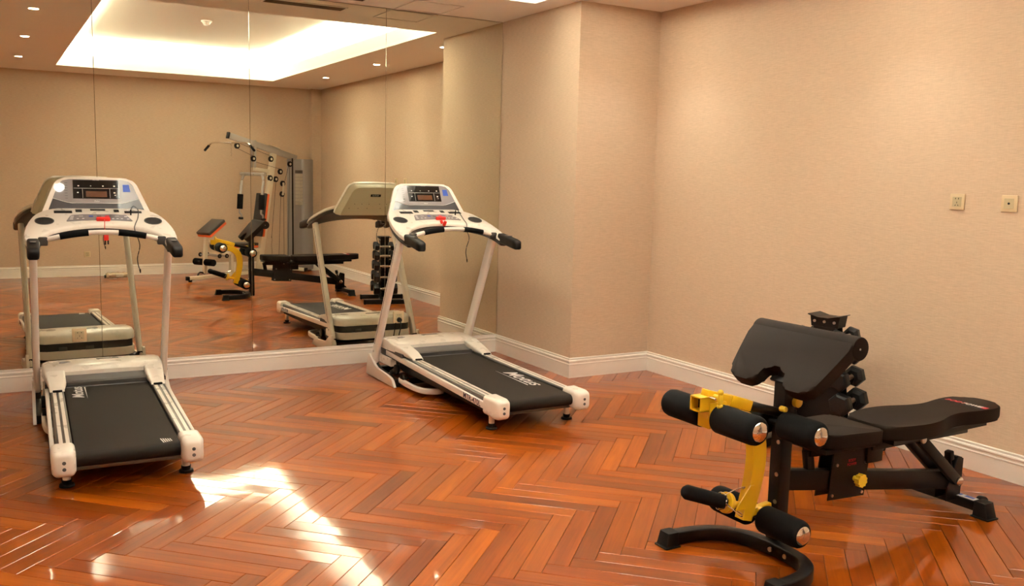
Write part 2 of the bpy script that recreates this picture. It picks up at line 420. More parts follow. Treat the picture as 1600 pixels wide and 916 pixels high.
for i, (nv, ar, m, ins) in enumerate(planks):
    tx, ty = random.gauss(0, .0011), random.gauss(0, .0042)
    ctr = Matrix.Translation((PL/2, PW/2, 0)); m = m @ ctr @ Matrix.Rotation(tx, 4, 'Y') @ Matrix.Rotation(ty, 4, 'X') @ ctr.inverted()
    if i < 300 and not nv:
        o = bpy.data.objects.new('plank', pme); C.objects.link(o); o.parent = FLOOR; o.matrix_world = m
    else:
        b2 = plank_mesh(); bmesh.ops.transform(b2, matrix=m, verts=b2.verts)
        if not ins:
            for co, no in (((XL, 0, 0), (-1, 0, 0)), ((X2, 0, 0), (1, 0, 0)), ((0, -L, 0), (0, -1, 0)), ((0, 0, 0), (0, 1, 0))):
                bmesh.ops.bisect_plane(b2, geom=b2.verts[:]+b2.edges[:]+b2.faces[:], plane_co=co, plane_no=no, clear_outer=True)
        t = random.random(); ul = b2.loops.layers.uv['UVMap']; vm = {}
        for v in b2.verts: vm[v] = rest.verts.new(v.co)
        for f in b2.faces:
            nf = rest.faces.new([vm[v] for v in f.verts])
            for la, lb in zip(f.loops, nf.loops): lb[uvr].uv = la[ul].uv; lb[tone] = (t, t, t, 1)
        b2.free()
me = bpy.data.meshes.new('planks'); rest.to_mesh(me); rest.free(); me.materials.append(MT['wood'])
o = bpy.data.objects.new('planks', me); C.objects.link(o); o.parent = FLOOR; o['kind'] = 'stuff'

# ------------------------------------------------------------------ ceiling fittings
rows = [('downlight in the ceiling row along the right wall', .24, (-1.66, -3.48, -5.33)), ('downlight in the ceiling row at the left of the tray', -3.41, (-1.83, -3.68, -5.6))]
pos_word = ['nearest the mirror wall', 'middle of three', 'by the back wall']
proto = None
for lab, x, ys in rows:
    for k, y in enumerate(ys):
        root = thing('ceiling_downlight', 'round '+lab+', '+pos_word[k], 'lamp', (x, y, H), 0, 'recessed ceiling downlights')
        mb = MB()
        n = 24; prof = [(.036, -.0005), (.040, -.004), (.046, -.004), (.050, -.001), (.050, .001), (.036, .001)]
        mb.loft([[(a*math.cos(2*PI*j/n), a*math.sin(2*PI*j/n), z) for a, z in prof] for j in range(n)], closed=True)
        mb.build('trim_ring', 'white', root)
        MB().cyl((0, 0, -.0025), (0, 0, -.0005), .036).build('lens', 'lamp', root)
        ld = bpy.data.lights.new('downlight_beam', 'SPOT'); ld.energy = SPOTW*(1 if x > 0 else .8); ld.spot_size = math.radians(98); ld.spot_blend = .8
        ld.color = WARM2; ld.shadow_soft_size = .03
        lo = bpy.data.objects.new('downlight_beam', ld); C.objects.link(lo); lo.location = (x, y, H-.012)
# smoke detector on tray ceiling
sd = thing('smoke_detector', 'round white smoke detector on the tray ceiling, seen in the mirror', 'detector', (-1.617, -3.85, hz))
MB().cyl((0, 0, -.022), (0, 0, 0), .055, .06, seg=32, bev=.006).build('base', 'white', sd)
mb = MB().cyl((0, 0, -.05), (0, 0, -.022), .03, .045, seg=32, bev=.005); mb.build('sensor_head', 'white', sd)
MB().cyl((.02, 0, -.048), (.02, 0, -.052), .004).build('indicator', 'red', sd)
# air vent
vt = thing('air_vent', 'long brown slatted air vent in the ceiling near the mirror wall', 'vent', (-1.62, -.25, H))
mb = MB(); 
for s_ in (-1, 1): mb.box((0, s_*.075, -.004), (.64, .015, .008), bev=.002).box((s_*.315, 0, -.004), (.012, .15, .008), bev=.002)
mb.build('frame', 'ceiling', vt)
MB().box((0, 0, -.0005), (.62, .135, .001)).build('backing', 'dark', vt)
for k in range(7):
    MB().box((0, -.057+k*.019, -.005), (.615, .011, .002), rot=(.5, 0, 0)).build('slat', 'vent', vt)
# access panel
ap = thing('access_panel', 'square ceiling access panel with thin frame above the right treadmill', 'panel', (-.79, -.24, H))
mb = MB()
for s_ in (-1, 1): mb.box((0, s_*.195, -.003), (.40, .012, .006)).box((s_*.195, 0, -.003), (.012, .38, .006))
mb.build('frame', 'ceiling', ap)
MB().box((0, 0, -.001), (.372, .372, .002)).build('hatch', 'ceiling', ap)

# ------------------------------------------------------------------ sockets
def socket(name, label, cat, o, xax, yax, kind='five', size=.086, plug=False):
    mx = frame(o, xax, yax)
    root = thing(name, label, cat); root.matrix_world = mx
    MB().box((0, 0, .0045), (size, size, .009), bev=.003).build('plate', 'socket', root)
    MB().box((0, 0, .0095), (size*.62, size*.62, .002), bev=.0006, seg=1).build('insert', 'socketin', root)
    mb = MB()
    if kind == 'five':
        for s_ in (-1, 1): mb.box((s_*.0085, .017, .0107), (.0035, .008, .0012)); mb.box((s_*.008, -.019, .0107), (.0028, .008, .0012), rot=(0, 0, s_*.5))
        mb.box((0, -.004, .0107), (.0028, .008, .0012))
    elif kind == 'ten':
        for s_ in (-1, 1):
            mb.box((s_*.012, .018, .0107), (.005, .007, .0012)); mb.box((s_*.013, -.02, .0107), (.003, .009, .0012), rot=(0, 0, s_*.5))
        mb.box((0, -.006, .0107), (.0035, .009, .0012))
    else: mb.cyl((0, 0, .010), (0, 0, .012), .006)
    mb.build('slots', 'dark', root)
    return root
socket('wall_socket', 'beige power socket with five slots on the right wall, left of the aerial outlet', 'socket', (X2, -3.767, 1.435), (0, -1, 0), (0, 0, 1))
socket('aerial_outlet', 'beige aerial outlet with one round hole on the right wall', 'outlet', (X2, -4.058, 1.435), (0, -1, 0), (0, 0, 1), 'tv')
socket('wall_socket', 'beige square socket low on the back wall, seen in the mirror above the wrapped roll', 'socket', (-2.61, -L, .31), (-1, 0, 0), (0, 0, 1))
socket('mirror_socket', 'beige power socket on the mirror behind the left treadmill', 'socket', (-3.296, -.008, .362), (1, 0, 0), (0, 0, 1), 'ten', .092)
s2 = socket('mirror_socket', 'beige power socket on the mirror beside the right treadmill, with plug in it', 'socket', (-.926, -.008, .357), (1, 0, 0), (0, 0, 1), 'five', .092)
pg = thing('power_plug', 'black power plug and cord in the socket beside the right treadmill', 'plug', (-.926, -.019, .335))
MB().cyl((0, 0, 0), (0, -.03, 0), .021, .017, seg=20, bev=.004).build('plug_body', 'black', pg)
MB().tube(smoothpath([(0, -.025, -.005), (.0, -.045, -.04), (-.015, -.04, -.12), (-.03, -.04, -.20), (-.03, -.10, -.26), (-.03, -.2, -.31), (-.03, -.32, -.305)]), .0045, seg=8).build('cord', 'cable', pg)

# ------------------------------------------------------------------ treadmills
def build_treadmill(name, label, x, y, a, full):
    t = thing(name, label, 'treadmill', (x, y, 0), a)
    hw, rw, zr, zf, y1_ = .31, .071, .198, .219, 1.243
    zt = lambda yy: zr+(zf-zr)*yy/y1_
    # belt
    mb = MB(); B = [(-.235, 0), (.235, 0)]
    prof = [(1.40, zt(1.40)-.012)] + [(yy, zt(yy)-.012) for yy in (1.0, .5, .0, -.05)]
    rc = .034
    for k in range(1, 9):
        an = PI/2+PI*k/9; prof.append((-.06+rc*math.cos(an)*1.0, zr-.013-rc+rc*math.sin(an)))
    prof += [(-.05, zr-.013-2*rc), (1.40, zf-.09)]
    mb.prism(prof, 'x', -.232, .232)
    belt = mb.build('running_belt', 'belt', t, angle=25)
    for s_ in (-1, 1):
        # rail
        mb = MB(); rp = [(s_*.239, -.045), (s_*.239, -.004), (s_*.245, 0), (s_*.303, 0), (s_*.31, -.006), (s_*.31, -.05)]
        mb.loft([[(xx, yy, zt(yy)+zz) for xx, zz in rp] for yy in (-.01, 1.30)])
        rail = mb.build('side_rail', 'silver', t, smooth=False)
        for xo in (.258, .288):
            mb = MB(); mb.loft([[(s_*(xo+dx), yy, zt(yy)+dz) for dx, dz in ((-.0085, -.001), (-.0085, .0025), (.0085, .0025), (.0085, -.001))] for yy in (.0, 1.26)])
            mb.build('grip_strip', 'white', rail, smooth=False)
        MB().prism([(-.01, .10), (1.5, .10), (1.5, zf-.045), (-.01, zr-.045)], 'x', min(s_*.285, s_*.302), max(s_*.285, s_*.302)).build('side_skirt', 'black', t, smooth=False)
        # lower frame tube
        MB().beam((s_*.325, -.03, .150), (s_*.325, 1.57, .20), .022, .042, bev=.006).build('side_tube', 'whitemetal', t)
        # end cap
        mb = MB(); cxm = s_*.283
        rings = []
        for yy, g, zb in ((.022, .0, .098), (.0, .0, .098), (-.10, .0, .092), (-.128, .006, .094), (-.142, .016, .104), (-.147, .026, .116)):
            hwc = .052-g*.8; zt_ = .214-g*.9; hh = (zt_-zb)/2
            rings.append([(cxm+p, yy, zb+hh+q_) for p, q_ in rrect(hwc, hh, .024, 4)])
        mb.loft(rings); cap = mb.build('end_cap', 'white', t)
        for zz in (.165, .135): MB().cyl((cxm, -.149, zz), (cxm, -.144, zz), .0085, seg=14).build('cap_screw', 'grey', cap)
        # feet
        f = MB().cyl((s_*.27, .029, .028), (s_*.27, .029, .11), .018, seg=20).build('foot_post', 'whitemetal', t)
        mb = MB().cyl((s_*.27, .029, 0), (s_*.27, .029, .014), .036, .033, seg=24, bev=.003).cyl((s_*.27, .029, .014), (s_*.27, .029, .034), .02, .024, seg=20)
        mb.build('rubber_foot', 'rubber', f)
        # upright: flattened oval tube leaning back to the user
        A, Bp = Vector((s_*.374, 1.735, .06)), Vector((s_*.366, 1.215, 1.10))
        mb = MB(); d = (Bp-A).normalized(); X = Vector((1, 0, 0)); Yn = d.cross(X).normalized()
        oval = [(.020*math.copysign(abs(math.cos(u))**.6, math.cos(u)), .043*math.copysign(abs(math.sin(u))**.7, math.sin(u))) for u in [2*PI*j/20 for j in range(20)]]
        mb.loft([[A+X*p+Yn*q_ for p, q_ in oval], [Bp+X*p+Yn*q_ for p, q_ in oval]])
        upo = mb.build('upright', 'whitemetal', t)
        A2, B2 = A.lerp(Bp, .18)+X*s_*.0195, A.lerp(Bp, .93)+X*s_*.0195
        MB().beam(A2+Yn*.010, B2+Yn*.010, .004, .003, bev=0, upv=(0, 1, 0)).build('groove', 'printd', upo)
        for fz in (.07, .13):
            pz = A.lerp(Bp, fz)+X*s_*.02; MB().cyl(pz, pz+X*s_*.004, .008, seg=12).build('bolt', 'bolt', upo)
        # floor plate
        pp = roundpoly([(1.80, .004), (1.765, .16), (1.735, .165), (1.60, .085), (1.375, .071), (1.29, .058), (1.24, .004)], [.005, .02, .02, .05, .04, .03, .004])
        bp_ = MB().prism(pp, 'x', min(s_*.385, s_*.403), max(s_*.385, s_*.403), bev=.004).build('floor_plate', 'whitemetal', t)
        MB().prism([(1.78, .004), (1.75, .13), (1.6, .078), (1.27, .05), (1.26, .004)], 'x', min(s_*.352, s_*.385), max(s_*.352, s_*.385)).build('plate_core', 'black', bp_, smooth=False)
        for (yy, zz) in ((1.36, .135), (1.245, .085)):
            MB().cyl((s_*.355, yy-.02, zz-.02), (s_*.33, yy-.02, zz-.02), .036, seg=24, bev=.004).build('roller_wheel', 'black', t)
            MB().cyl((s_*.33, yy-.02, zz-.02), (s_*.30, yy-.02, zz-.02), .014, seg=16).build('axle', 'chrome', t)
        # lift bracket arm + link
        MB().tube(smoothpath([(s_*.345, 1.27, .05), (s_*.345, 1.08, .045), (s_*.325, .93, .045), (s_*.26, .87, .045), (s_*.20, .865, .045)], 5), 0, prof=(.013, .02, .008)).build('lift_tube', 'whitemetal', t)
        MB().beam((s_*.325, 1.50, .055), (s_*.325, 1.33, .135), .012, .035, bev=.003).build('lift_link', 'silver', t)
    MB().box((0, -.03, .105), (.50, .05, .018), bev=.004).build('rear_crossbar', 'silver', t)
    mb = MB().cyl((-.20, .865, .045), (.20, .865, .045), .03, seg=20); mb.build('transport_roller', 'rubber', t)
    MB().box((0, 1.74, .035), (.72, .05, .05), bev=.004).build('floor_crossbar', 'blackmetal', t)
    MB().box((0, 1.30, .03), (.72, .04, .04), bev=.004).build('floor_crossbar', 'blackmetal', t)
    MB().box((0, 1.55, .11), (.20, .30, .04), bev=.01).build('incline_motor', 'black', t)
    # hood
    def hz_(yy):
        P = [(1.12, .232), (1.22, .258), (1.38, .287), (1.50, .300), (1.62, .303), (1.70, .292), (1.76, .268)]
        for (a0, b0), (a1, b1) in zip(P, P[1:]):
            if yy <= a1: return b0+(b1-b0)*(yy-a0)/(a1-a0)
        return P[-1][1]
    hwd = lambda yy: .312+.033*min(1, max(0, (yy-1.12)/.4)) - (0 if yy < 1.65 else .16*((yy-1.65)/.11)**2*.5)
    mb = MB()
    rings = []
    for yy in (1.385, 1.42, 1.48, 1.54, 1.60, 1.65, 1.69, 1.715, 1.735, 1.75):
        w_ = hwd(yy); z1_ = hz_(yy)-(.02 if yy > 1.74 else 0); z0_ = .228
        if yy == 1.385: z1_ -= .012
        rings.append([(xx, yy, zz) for xx, zz in ((-w_, z0_), (-w_, z1_-.022), (-w_+.008, z1_-.008), (-w_+.03, z1_), (-w_*.4, z1_+.004), (w_*.4, z1_+.004), (w_-.03, z1_), (w_-.008, z1_-.008), (w_, z1_-.022), (w_, z0_))])
    mb.loft(rings)
    for s_ in (-1, 1):
        rr = []
        for yy in (1.115, 1.13, 1.22, 1.32, 1.39):
            xo = hwd(yy); xi = .222 + (.0 if yy > 1.15 else .012); z1_ = hz_(yy)-(.012 if yy < 1.12 else 0); z0_ = zt(yy)+.002
            cx, hx, hh, cz = (xo+xi)/2, (xo-xi)/2, (z1_-z0_)/2, (z1_+z0_)/2
            rr.append([(s_*(cx+p), yy, cz+q_) for p, q_ in rrect(hx, hh, .012, 3)])
        mb.loft(rr)
    hood = mb.build('motor_hood', 'white', t)
    for s_ in (-1, 1): MB().box((s_*.272, 1.108, .225), (.05, .02, .012), bev=.004).build('rail_clip', 'black', hood)
    def ring_plan(z0_, z1_, ins, y_start=1.40):
        ol = [(-.345+ins, y_start), (.345-ins, y_start), (.345-ins, 1.64), (.33-ins, 1.72), (.26, 1.755-ins), (-.26, 1.755-ins), (-.33+ins, 1.72), (-.345+ins, 1.64)]
        return MB().prism(roundpoly(ol, [0, 0, .03, .04, .03, .03, .04, .03]), 'z', z0_, z1_, bev=.004)
    ring_plan(.168, .236, .010, 1.26).build('hood_band', 'dgrey', t)
    ring_plan(.112, .172, .000, 1.45).build('hood_base', 'white', t)
    for xx in (-.16, 0.02): MB().box((xx, 1.747, .185), (.055, .012, .03), bev=.002).build('band_tab', 'grey', hood)
    MB().prism([(1.25, .20), (1.40, .20), (1.40, .258), (1.37, .254), (1.27, .222)], 'x', -.222, .222).build('belt_cover', 'grey', t, angle=20)
    mb = MB(); bmesh.ops.create_cone(mb.bm, cap_ends=True, segments=28, radius1=.034, radius2=.034, depth=.001, matrix=Matrix.Translation((-.215, 1.555, .3035)) @ Matrix.Rotation(.10, 4, 'X') @ Matrix.Diagonal((1, .62, 1, 1)))
    mb.build('round_badge', 'printd', hood)
    mb = MB(); bmesh.ops.create_cone(mb.bm, cap_ends=True, segments=28, radius1=.026, radius2=.026, depth=.0016, matrix=Matrix.Translation((-.215, 1.555, .3035)) @ Matrix.Rotation(.10, 4, 'X') @ Matrix.Diagonal((1, .55, 1, 1)))
    mb.build('badge_centre', 'overlay', hood)
    MB().box((.03, 1.60, .3055), (.13, .022, .006), bev=.002).build('name_badge', 'dgrey', hood)
    text_mesh('badge_lettering', 'MOTUS', .016, 'print', hood, frame((.03, 1.60, .3088), (1, 0, 0), (0, 1, 0)), .2, ext=.0002)
    # ---- console tray (plan outline, sloping plane)
    SL = .334; zp = lambda yy: 1.096+(yy-1.118)*SL
    def tray(outer, inner, up_, dn, m, nm, par, hwz=.0):
        # a band between outer and inner curves; same point count, loft across the arc
        oc = smoothpath([(*p, 0) for p in outer], 5); ic = smoothpath([(*p, 0) for p in inner], 5)
        n_ = len(oc); mb = MB(); rings = []
        for i in range(n_):
            o_, n2 = oc[i], ic[i]; w2 = (n2-o_)
            prof = []
            hh = (up_+dn)/2
            for p, q_ in rrect(.5, 1, 1, 1)[:0]: pass
            r_ = min(.014, hh*.9); Lw = w2.length; fr_ = r_/max(Lw, .03)
            for (tt, zz) in ((0, -dn+r_*.3), (0, up_-r_), (fr_*.3, up_-r_*.3), (fr_, up_), (1-fr_, up_), (1-fr_*.3, up_-r_*.3), (1, up_-r_), (1, -dn+r_*.3), (1-fr_, -dn), (fr_, -dn)):
                p = o_+w2*tt; prof.append((p.x, p.y, zp(p.y)+zz))
            rings.append(prof)
        mb.loft(rings); return mb.build(nm, m, par)
    outer = [(-.392, 1.07), (-.408, 1.16), (-.405, 1.28), (-.378, 1.42), (-.335, 1.53), (-.26, 1.60), (-.12, 1.635), (0, 1.64), (.12, 1.635), (.26, 1.60), (.335, 1.53), (.378, 1.42), (.405, 1.28), (.408, 1.16), (.392, 1.07)]
    inner = [(-.335, 1.07), (-.330, 1.13), (-.315, 1.19), (-.275, 1.25), (-.215, 1.295), (-.15, 1.325), (-.07, 1.345), (0, 1.35), (.07, 1.345), (.15, 1.325), (.215, 1.295), (.275, 1.25), (.315, 1.19), (.330, 1.13), (.335, 1.07)]
    tr = tray(outer, inner, 0, .03, 'white', 'console_tray', t)
    outer2 = [(x*.985, y_-.004) for x, y_ in outer]; inner2 = [(x*1.012, y_+.006) for x, y_ in inner]
    tray(outer2, inner2, -.026, .062, 'dgrey', 'tray_underside', t)
    for s_ in (-1, 1):
        # grips
        mb = MB(); rings = []
        for yy, g, dz in ((1.10, 0, 0), (.98, 0, .0), (.90, .0, -.002), (.868, .002, -.004), (.856, .010, -.006), (.852, .018, -.006)):
            zc = 1.052+(yy-.854)*.14-.012+dz; cx = s_*(.366+(.0 if yy > .95 else .002))
            rings.append([(cx+p, yy, zc+q_) for p, q_ in rrect(.031-g, .033-g, .014, 4)])
        mb.loft(rings); gr = mb.build('hand_grip', 'black', t)
        mb = MB().box((s_*.366, 1.0, 1.052+.146*.14+.0235), (.03, .07, .004), bev=.001); mb.build('pulse_sensor', 'grey', gr)
        # cups
        cc = Vector((s_*.300, 1.395, zp(1.395)))
        mxc = frame(cc, (1, 0, 0), (0, 1, SL))
        mb = MB(); n_ = 28
        def ell(rx, ry, z): return [mxc @ Vector((rx*math.cos(2*PI*j/n_), ry*math.sin(2*PI*j/n_), z)) for j in range(n_)]
        mb.loft([ell(.052, .058, .002), ell(.052, .058, .004), ell(.046, .052, .004), ell(.046, .052, .001)], closed=True)
        mb.build('cup_rim', 'dgrey', tr)
        MB().loft([ell(.047, .053, .0005), ell(.047, .053, .002)]).build('cup_well', 'dark', tr)
        # crossbar clamp
        MB().box((s_*.315, 1.135, 1.088), (.05, .035, .05), bev=.008).build('bar_clamp', 'dgrey', t)
    def arc(xx): return (xx, 1.133+.008*(1-(xx/.3)**2), 1.098+.040*(1-(xx/.3)**2))
    MB().tube([arc(-.30+.60*k/24) for k in range(25)], .0145, seg=14).build('crossbar', 'whitemetal', t)
    for s_ in (-1, 1): MB().tube([arc(s_*(.08+.15*k/8)) for k in range(9)], .0185, seg=16).build('foam_sleeve', 'foam', t)
    # tray recesses, button pad
    mxp = lambda x_, y_, dz=0: frame((x_, y_, zp(y_)+dz), (1, 0, 0), (0, 1, SL))
    for xx, yy, wx, wy in ((-.195, 1.540, .10, .040), (-.108, 1.560, .036, .042), (0, 1.575, .085, .026), (.105, 1.560, .03, .042), (.200, 1.540, .10, .034)):
        MB().box((0, 0, .0006), (wx, wy, .0022), bev=.0008, mx=mxp(xx, yy)).build('recess_slot', 'dark', tr)
    mb = MB(); pp = roundpoly([(-.185, -.062), (-.10, -.046), (0, -.040), (.10, -.046), (.185, -.062), (.155, .040), (.08, .054), (-.08, .054), (-.155, .040)], .012)
    mb.prism(pp, 'z', .0002, .0028); mb.xf(mxp(0, 1.448)); pad_ = mb.build('button_pad', 'overlay', tr, smooth=False)
    for i, (xx, yy, wx, wy) in enumerate([(-.155, -.018, .018, .007), (-.152, -.003, .018, .007), (-.148, .011, .018, .007), (-.10, .012, .024, .004), (-.12, -.014, .012, .007), (-.09, -.012, .012, .007), (.10, .012, .024, .004), (.05, -.014, .012, .006), (.075, -.014, .012, .006), (.10, -.014, .012, .006), (.125, -.014, .012, .006), (.15, .008, .018, .009), (.16, -.018, .015, .009)]):
        MB().box((xx, yy*1.6, .0034), (wx, wy*1.5, .0016), bev=.0004, seg=1, mx=mxp(0, 1.448)).build('button', 'print', pad_)
    for i, (xx, mm_) in enumerate(((-.045, 'blue'), (.0, 'grey'), (.045, 'printr'))):
        MB().box((xx, .02, .0034), (.024, .022, .0016), bev=.0004, seg=1, mx=mxp(0, 1.448)).build('button', mm_, pad_)
    # safety key with cord and clip
    k = MB().box((0, 0, .012), (.078, .022, .024), bev=.006, mx=mxp(.018, 1.400)).build('safety_key', 'red', t)
    if full:
        MB().tube(smoothpath([(.018, 1.365, 1.19), (.02, 1.325, 1.20), (.018, 1.30, 1.15), (.022, 1.295, 1.11)]), .0018, seg=6).build('key_cord', 'red', t)
        MB().box((.024, 1.295, 1.095), (.028, .014, .035), bev=.005).build('key_clip', 'red', t)
        MB().box((.018, 1.295, 1.068), (.009, .009, .03), bev=.002).box((.034, 1.295, 1.068), (.008, .009, .026), bev=.002).build('clip_jaw', 'black', t)
    else:
        MB().tube(smoothpath([(-.01, 1.37, 1.205), (-.005, 1.335, 1.20), (0, 1.31, 1.17)]), .0018, seg=6).build('key_cord', 'red', t)
        MB().box((.012, 1.315, 1.168), (.022, .018, .04), bev=.006, rot=(.3, .3, 0)).box((-.012, 1.318, 1.18), (.018, .016, .028), bev=.005, rot=(.3, -.5, 0)).build('key_clip', 'red', t)
    # audio cable
    P = [(.185, 1.445, zp(1.445)+.02), (.185, 1.465, zp(1.465)+.004)]
    MB().cyl((.182, 1.49, zp(1.49)+.001), (.182, 1.485, zp(1.49)+.035), .0045, seg=10).build('audio_jack', 'black', t)
    if full: pts = [(.182, 1.485, zp(1.49)+.033), (.20, 1.51, zp(1.51)+.05), (.225, 1.50, zp(1.50)+.03), (.215, 1.42, zp(1.42)+.01), (.19, 1.33, zp(1.33)+.004), (.185, 1.305, 1.14), (.21, 1.30, 1.05), (.195, 1.30, .97), (.20, 1.30, .92), (.208, 1.30, .90)]
    else: pts = [(.182, 1.485, zp(1.49)+.033), (.20, 1.51, zp(1.51)+.045), (.215, 1.49, zp(1.49)+.02), (.205, 1.40, zp(1.40)+.006), (.19, 1.315, zp(1.315)+.003), (.185, 1.30, 1.12), (.205, 1.30, 1.06), (.185, 1.30, .995), (.18, 1.30, .95), (.19, 1.30, .905)]
    MB().tube(smoothpath(pts), .0026, seg=6).build('audio_cable', 'cable', t)
    MB().cyl(pts[-1], Vector(pts[-1])+Vector((.002, 0, -.022)), .005, .003, seg=10).build('cable_plug', 'black', t)
    # ---- console head
    mxh = frame((0, 1.600, 1.250), (1, 0, 0), (0, .09, .197))     # z axis = toward the user
    Hh = .2165; gv = lambda v: (v-.128)*1.08+.073
    ol = [(-.322, -.065), (-.312, -.025), (-.235, .180), (-.20, .211), (-.16, Hh), (0, Hh+.004), (.16, Hh), (.20, .211), (.235, .180), (.312, -.025), (.322, -.065)]
    ol = roundpoly(ol, [0, .02, .05, .02, .02, .02, .02, .02, .05, .02, 0], 3)
    mb = MB().prism(ol, 'z', -.03, .0, bev=.008); mb.xf(mxh); head = mb.build('console_head', 'white', t)
    ol2 = [(x_*.985, -.065+(y_+.065)*.985) for x_, y_ in ol]
    mb = MB().loft([[(x_, y_, -.028) for x_, y_ in ol2], [(x_*.985, y_*.985, -.05) for x_, y_ in ol2], [(x_*.90, y_*.93+.004, -.085) for x_, y_ in ol2]])
    mb.xf(mxh); mb.build('console_back', 'cream', t)
    MB().box((0, .13, -.0865), (.09, .022, .003), bev=.001, seg=1, mx=mxh).build('rear_badge', 'black', head)
    text_mesh('rear_lettering', 'MOTUS', .018, 'print', head, mxh @ frame((0, .13, -.0885), (-1, 0, 0), (0, 1, 0)), .2, ext=.0002)
    for sx_ in (-.22, -.14, -.06, .06, .14, .22):
        for sy_ in (.01, .05): MB().cyl(mxh @ Vector((sx_*(1.0 if sy_ < .03 else .8), sy_, -.084)), mxh @ Vector((sx_*(1.0 if sy_ < .03 else .8), sy_, -.088)), .003, seg=8).build('rear_screw', 'dgrey', head)
    def pl(poly, z, m, nm='overlay', rad=0, par=head):
        mb = MB().prism(roundpoly(poly, rad) if rad else poly, 'z', z-.0006, z); mb.xf(mxh); return mb.build(nm, m, par, smooth=False)
    pl([(-.285, -.036), (-.20, -.013), (-.10, .001), (0, .005), (.10, .001), (.20, -.013), (.285, -.036), (.213, .168), (.188, .194), (.15, .203), (-.15, .203), (-.188, .194), (-.213, .168)], .0010, 'overlay', 'face_overlay', .008)
    pl([(-.283, -.034), (-.20, -.011), (-.10, .002), (0, .006), (.10, .002), (.20, -.011), (.283, -.034), (.244, gv(.128)), (.20, gv(.112)), (.165, gv(.102)), (.14, gv(.098)), (-.14, gv(.098)), (-.165, gv(.102)), (-.20, gv(.112)), (-.244, gv(.128))], .0018, 'overlayd', 'lower_overlay')
    cv = [(-.246, .129), (-.20, .114), (-.165, .104), (-.14, .100), (.14, .100), (.165, .104), (.20, .114), (.246, .129)]
    MB().tube([mxh @ Vector((p[0], gv(p[1]), .0022)) for p in cv], .0016, seg=5).build('light_line', 'print', head)
    pl([(-.133, gv(.128)), (.133, gv(.128)), (.131, gv(.243)), (-.131, gv(.243))], .0022, 'screen', 'display_screen')
    pl([(-.060, gv(.138)), (.060, gv(.138)), (.060, gv(.175)), (-.060, gv(.175))], .0028, 'led', 'display_window')
    mb = MB().box((0, gv(.192), .0028), (.255, .0014, .001), mx=mxh).box((-.078, gv(.160), .0028), (.0014, .062, .001), mx=mxh).box((.078, gv(.160), .0028), (.0014, .062, .001), mx=mxh)
    mb.build('display_lines', 'print', head)
    for (xx, yy, s3) in ((-.10, .207, .006), (-.03, .207, .004), (.04, .207, .006), (.105, .207, .008), (-.105, .165, .006), (.105, .165, .008), (.108, .150, .006)):
        MB().box((xx, gv(yy), .0028), (s3*1.4, s3, .0012), bev=.0004, seg=1, mx=mxh).build('display_icon', 'print', head)
    pl([(.155, gv(.172)), (.198, gv(.172)), (.192, gv(.218)), (.155, gv(.218))], .0020, 'blue', 'blue_sticker')
    for k in range(7): MB().box((-.170, gv(.225-k*.016), .0018), (.016, .0016, .0008), mx=mxh).build('speed_mark', 'dgrey', head)
    text_mesh('screen_lettering', 'MOTUS', .011, 'print', head, mxh @ Matrix.Translation((0, .1995, .0022)), .2, ext=.0002)
    text_mesh('panel_lettering', 'Motus', .012, 'print', head, mxh @ Matrix.Translation((0, gv(.113), .0022)), .2, ext=.0002)
    # side lettering on the left tube
    ang = math.atan2(.05, 1.6)
    ml = frame((-.3368, .168, .1570), (0, -math.cos(ang), -math.sin(ang)), (0, -math.sin(ang), math.cos(ang)))
    text_mesh('side_lettering', 'MTR-470L', .050, 'printd', t, ml, 0, ext=.0004, sx=1.08, bold=.0003)
    # belt lettering
    slope = (zf-zr)/y1_
    def belt_text(cx, cy, flip, sz):
        m_ = frame((cx, cy, zt(cy)-.0113), (0, flip, flip*slope), (-flip, 0, 0))
        text_mesh('belt_lettering', 'Motus', sz, 'print', belt, m_, .35, ext=.0003, sx=1.25, bold=.0012)
        mb = MB(); mb.box((0, 0, 0), (1, 1, 1)) if False else None
        mb.prism([(-sz*2.0, -sz*.50), (sz*1.4, -sz*.44), (sz*1.5, -sz*.52)], 'z', 0, .0004)
        mb.xf(m_); mb.build('belt_swoosh', 'print', belt, smooth=False)
    return t, belt, belt_text, zt
t1, belt1, bt1, zt_ = build_treadmill('treadmill', 'white treadmill at the left with lettering at the front of its belt', -3.271, -2.228, -.034, True)
bt1(-.165, 1.12, 1, .085)
for k in range(5):
    MB().box((.155+k*.010, -.015, zt_(-.015)-.0112), (.005, .075-.007*k, .0006), rot=(0, 0, .1)).build('belt_stripe', 'print', belt1)
t2, belt2, bt2, _ = build_treadmill('treadmill', 'white treadmill at the right with lettering near the rear of its belt', -.956, -2.195, -.004, False)
bt2(.165, .42, -1, .125)

# ------------------------------------------------------------------ dumbbell tree
rack_c = Vector((.29, -3.34)); ax = Vector((.965, .264)).normalized(); bx_ = Vector((ax.y, -ax.x))   # bx_: toward the camera side
rk = thing('dumbbell_rack', 'black A-shaped dumbbell tree rack by the right wall behind the bench', 'rack', (rack_c.x, rack_c.y, 0), math.atan2(ax.y, ax.x))
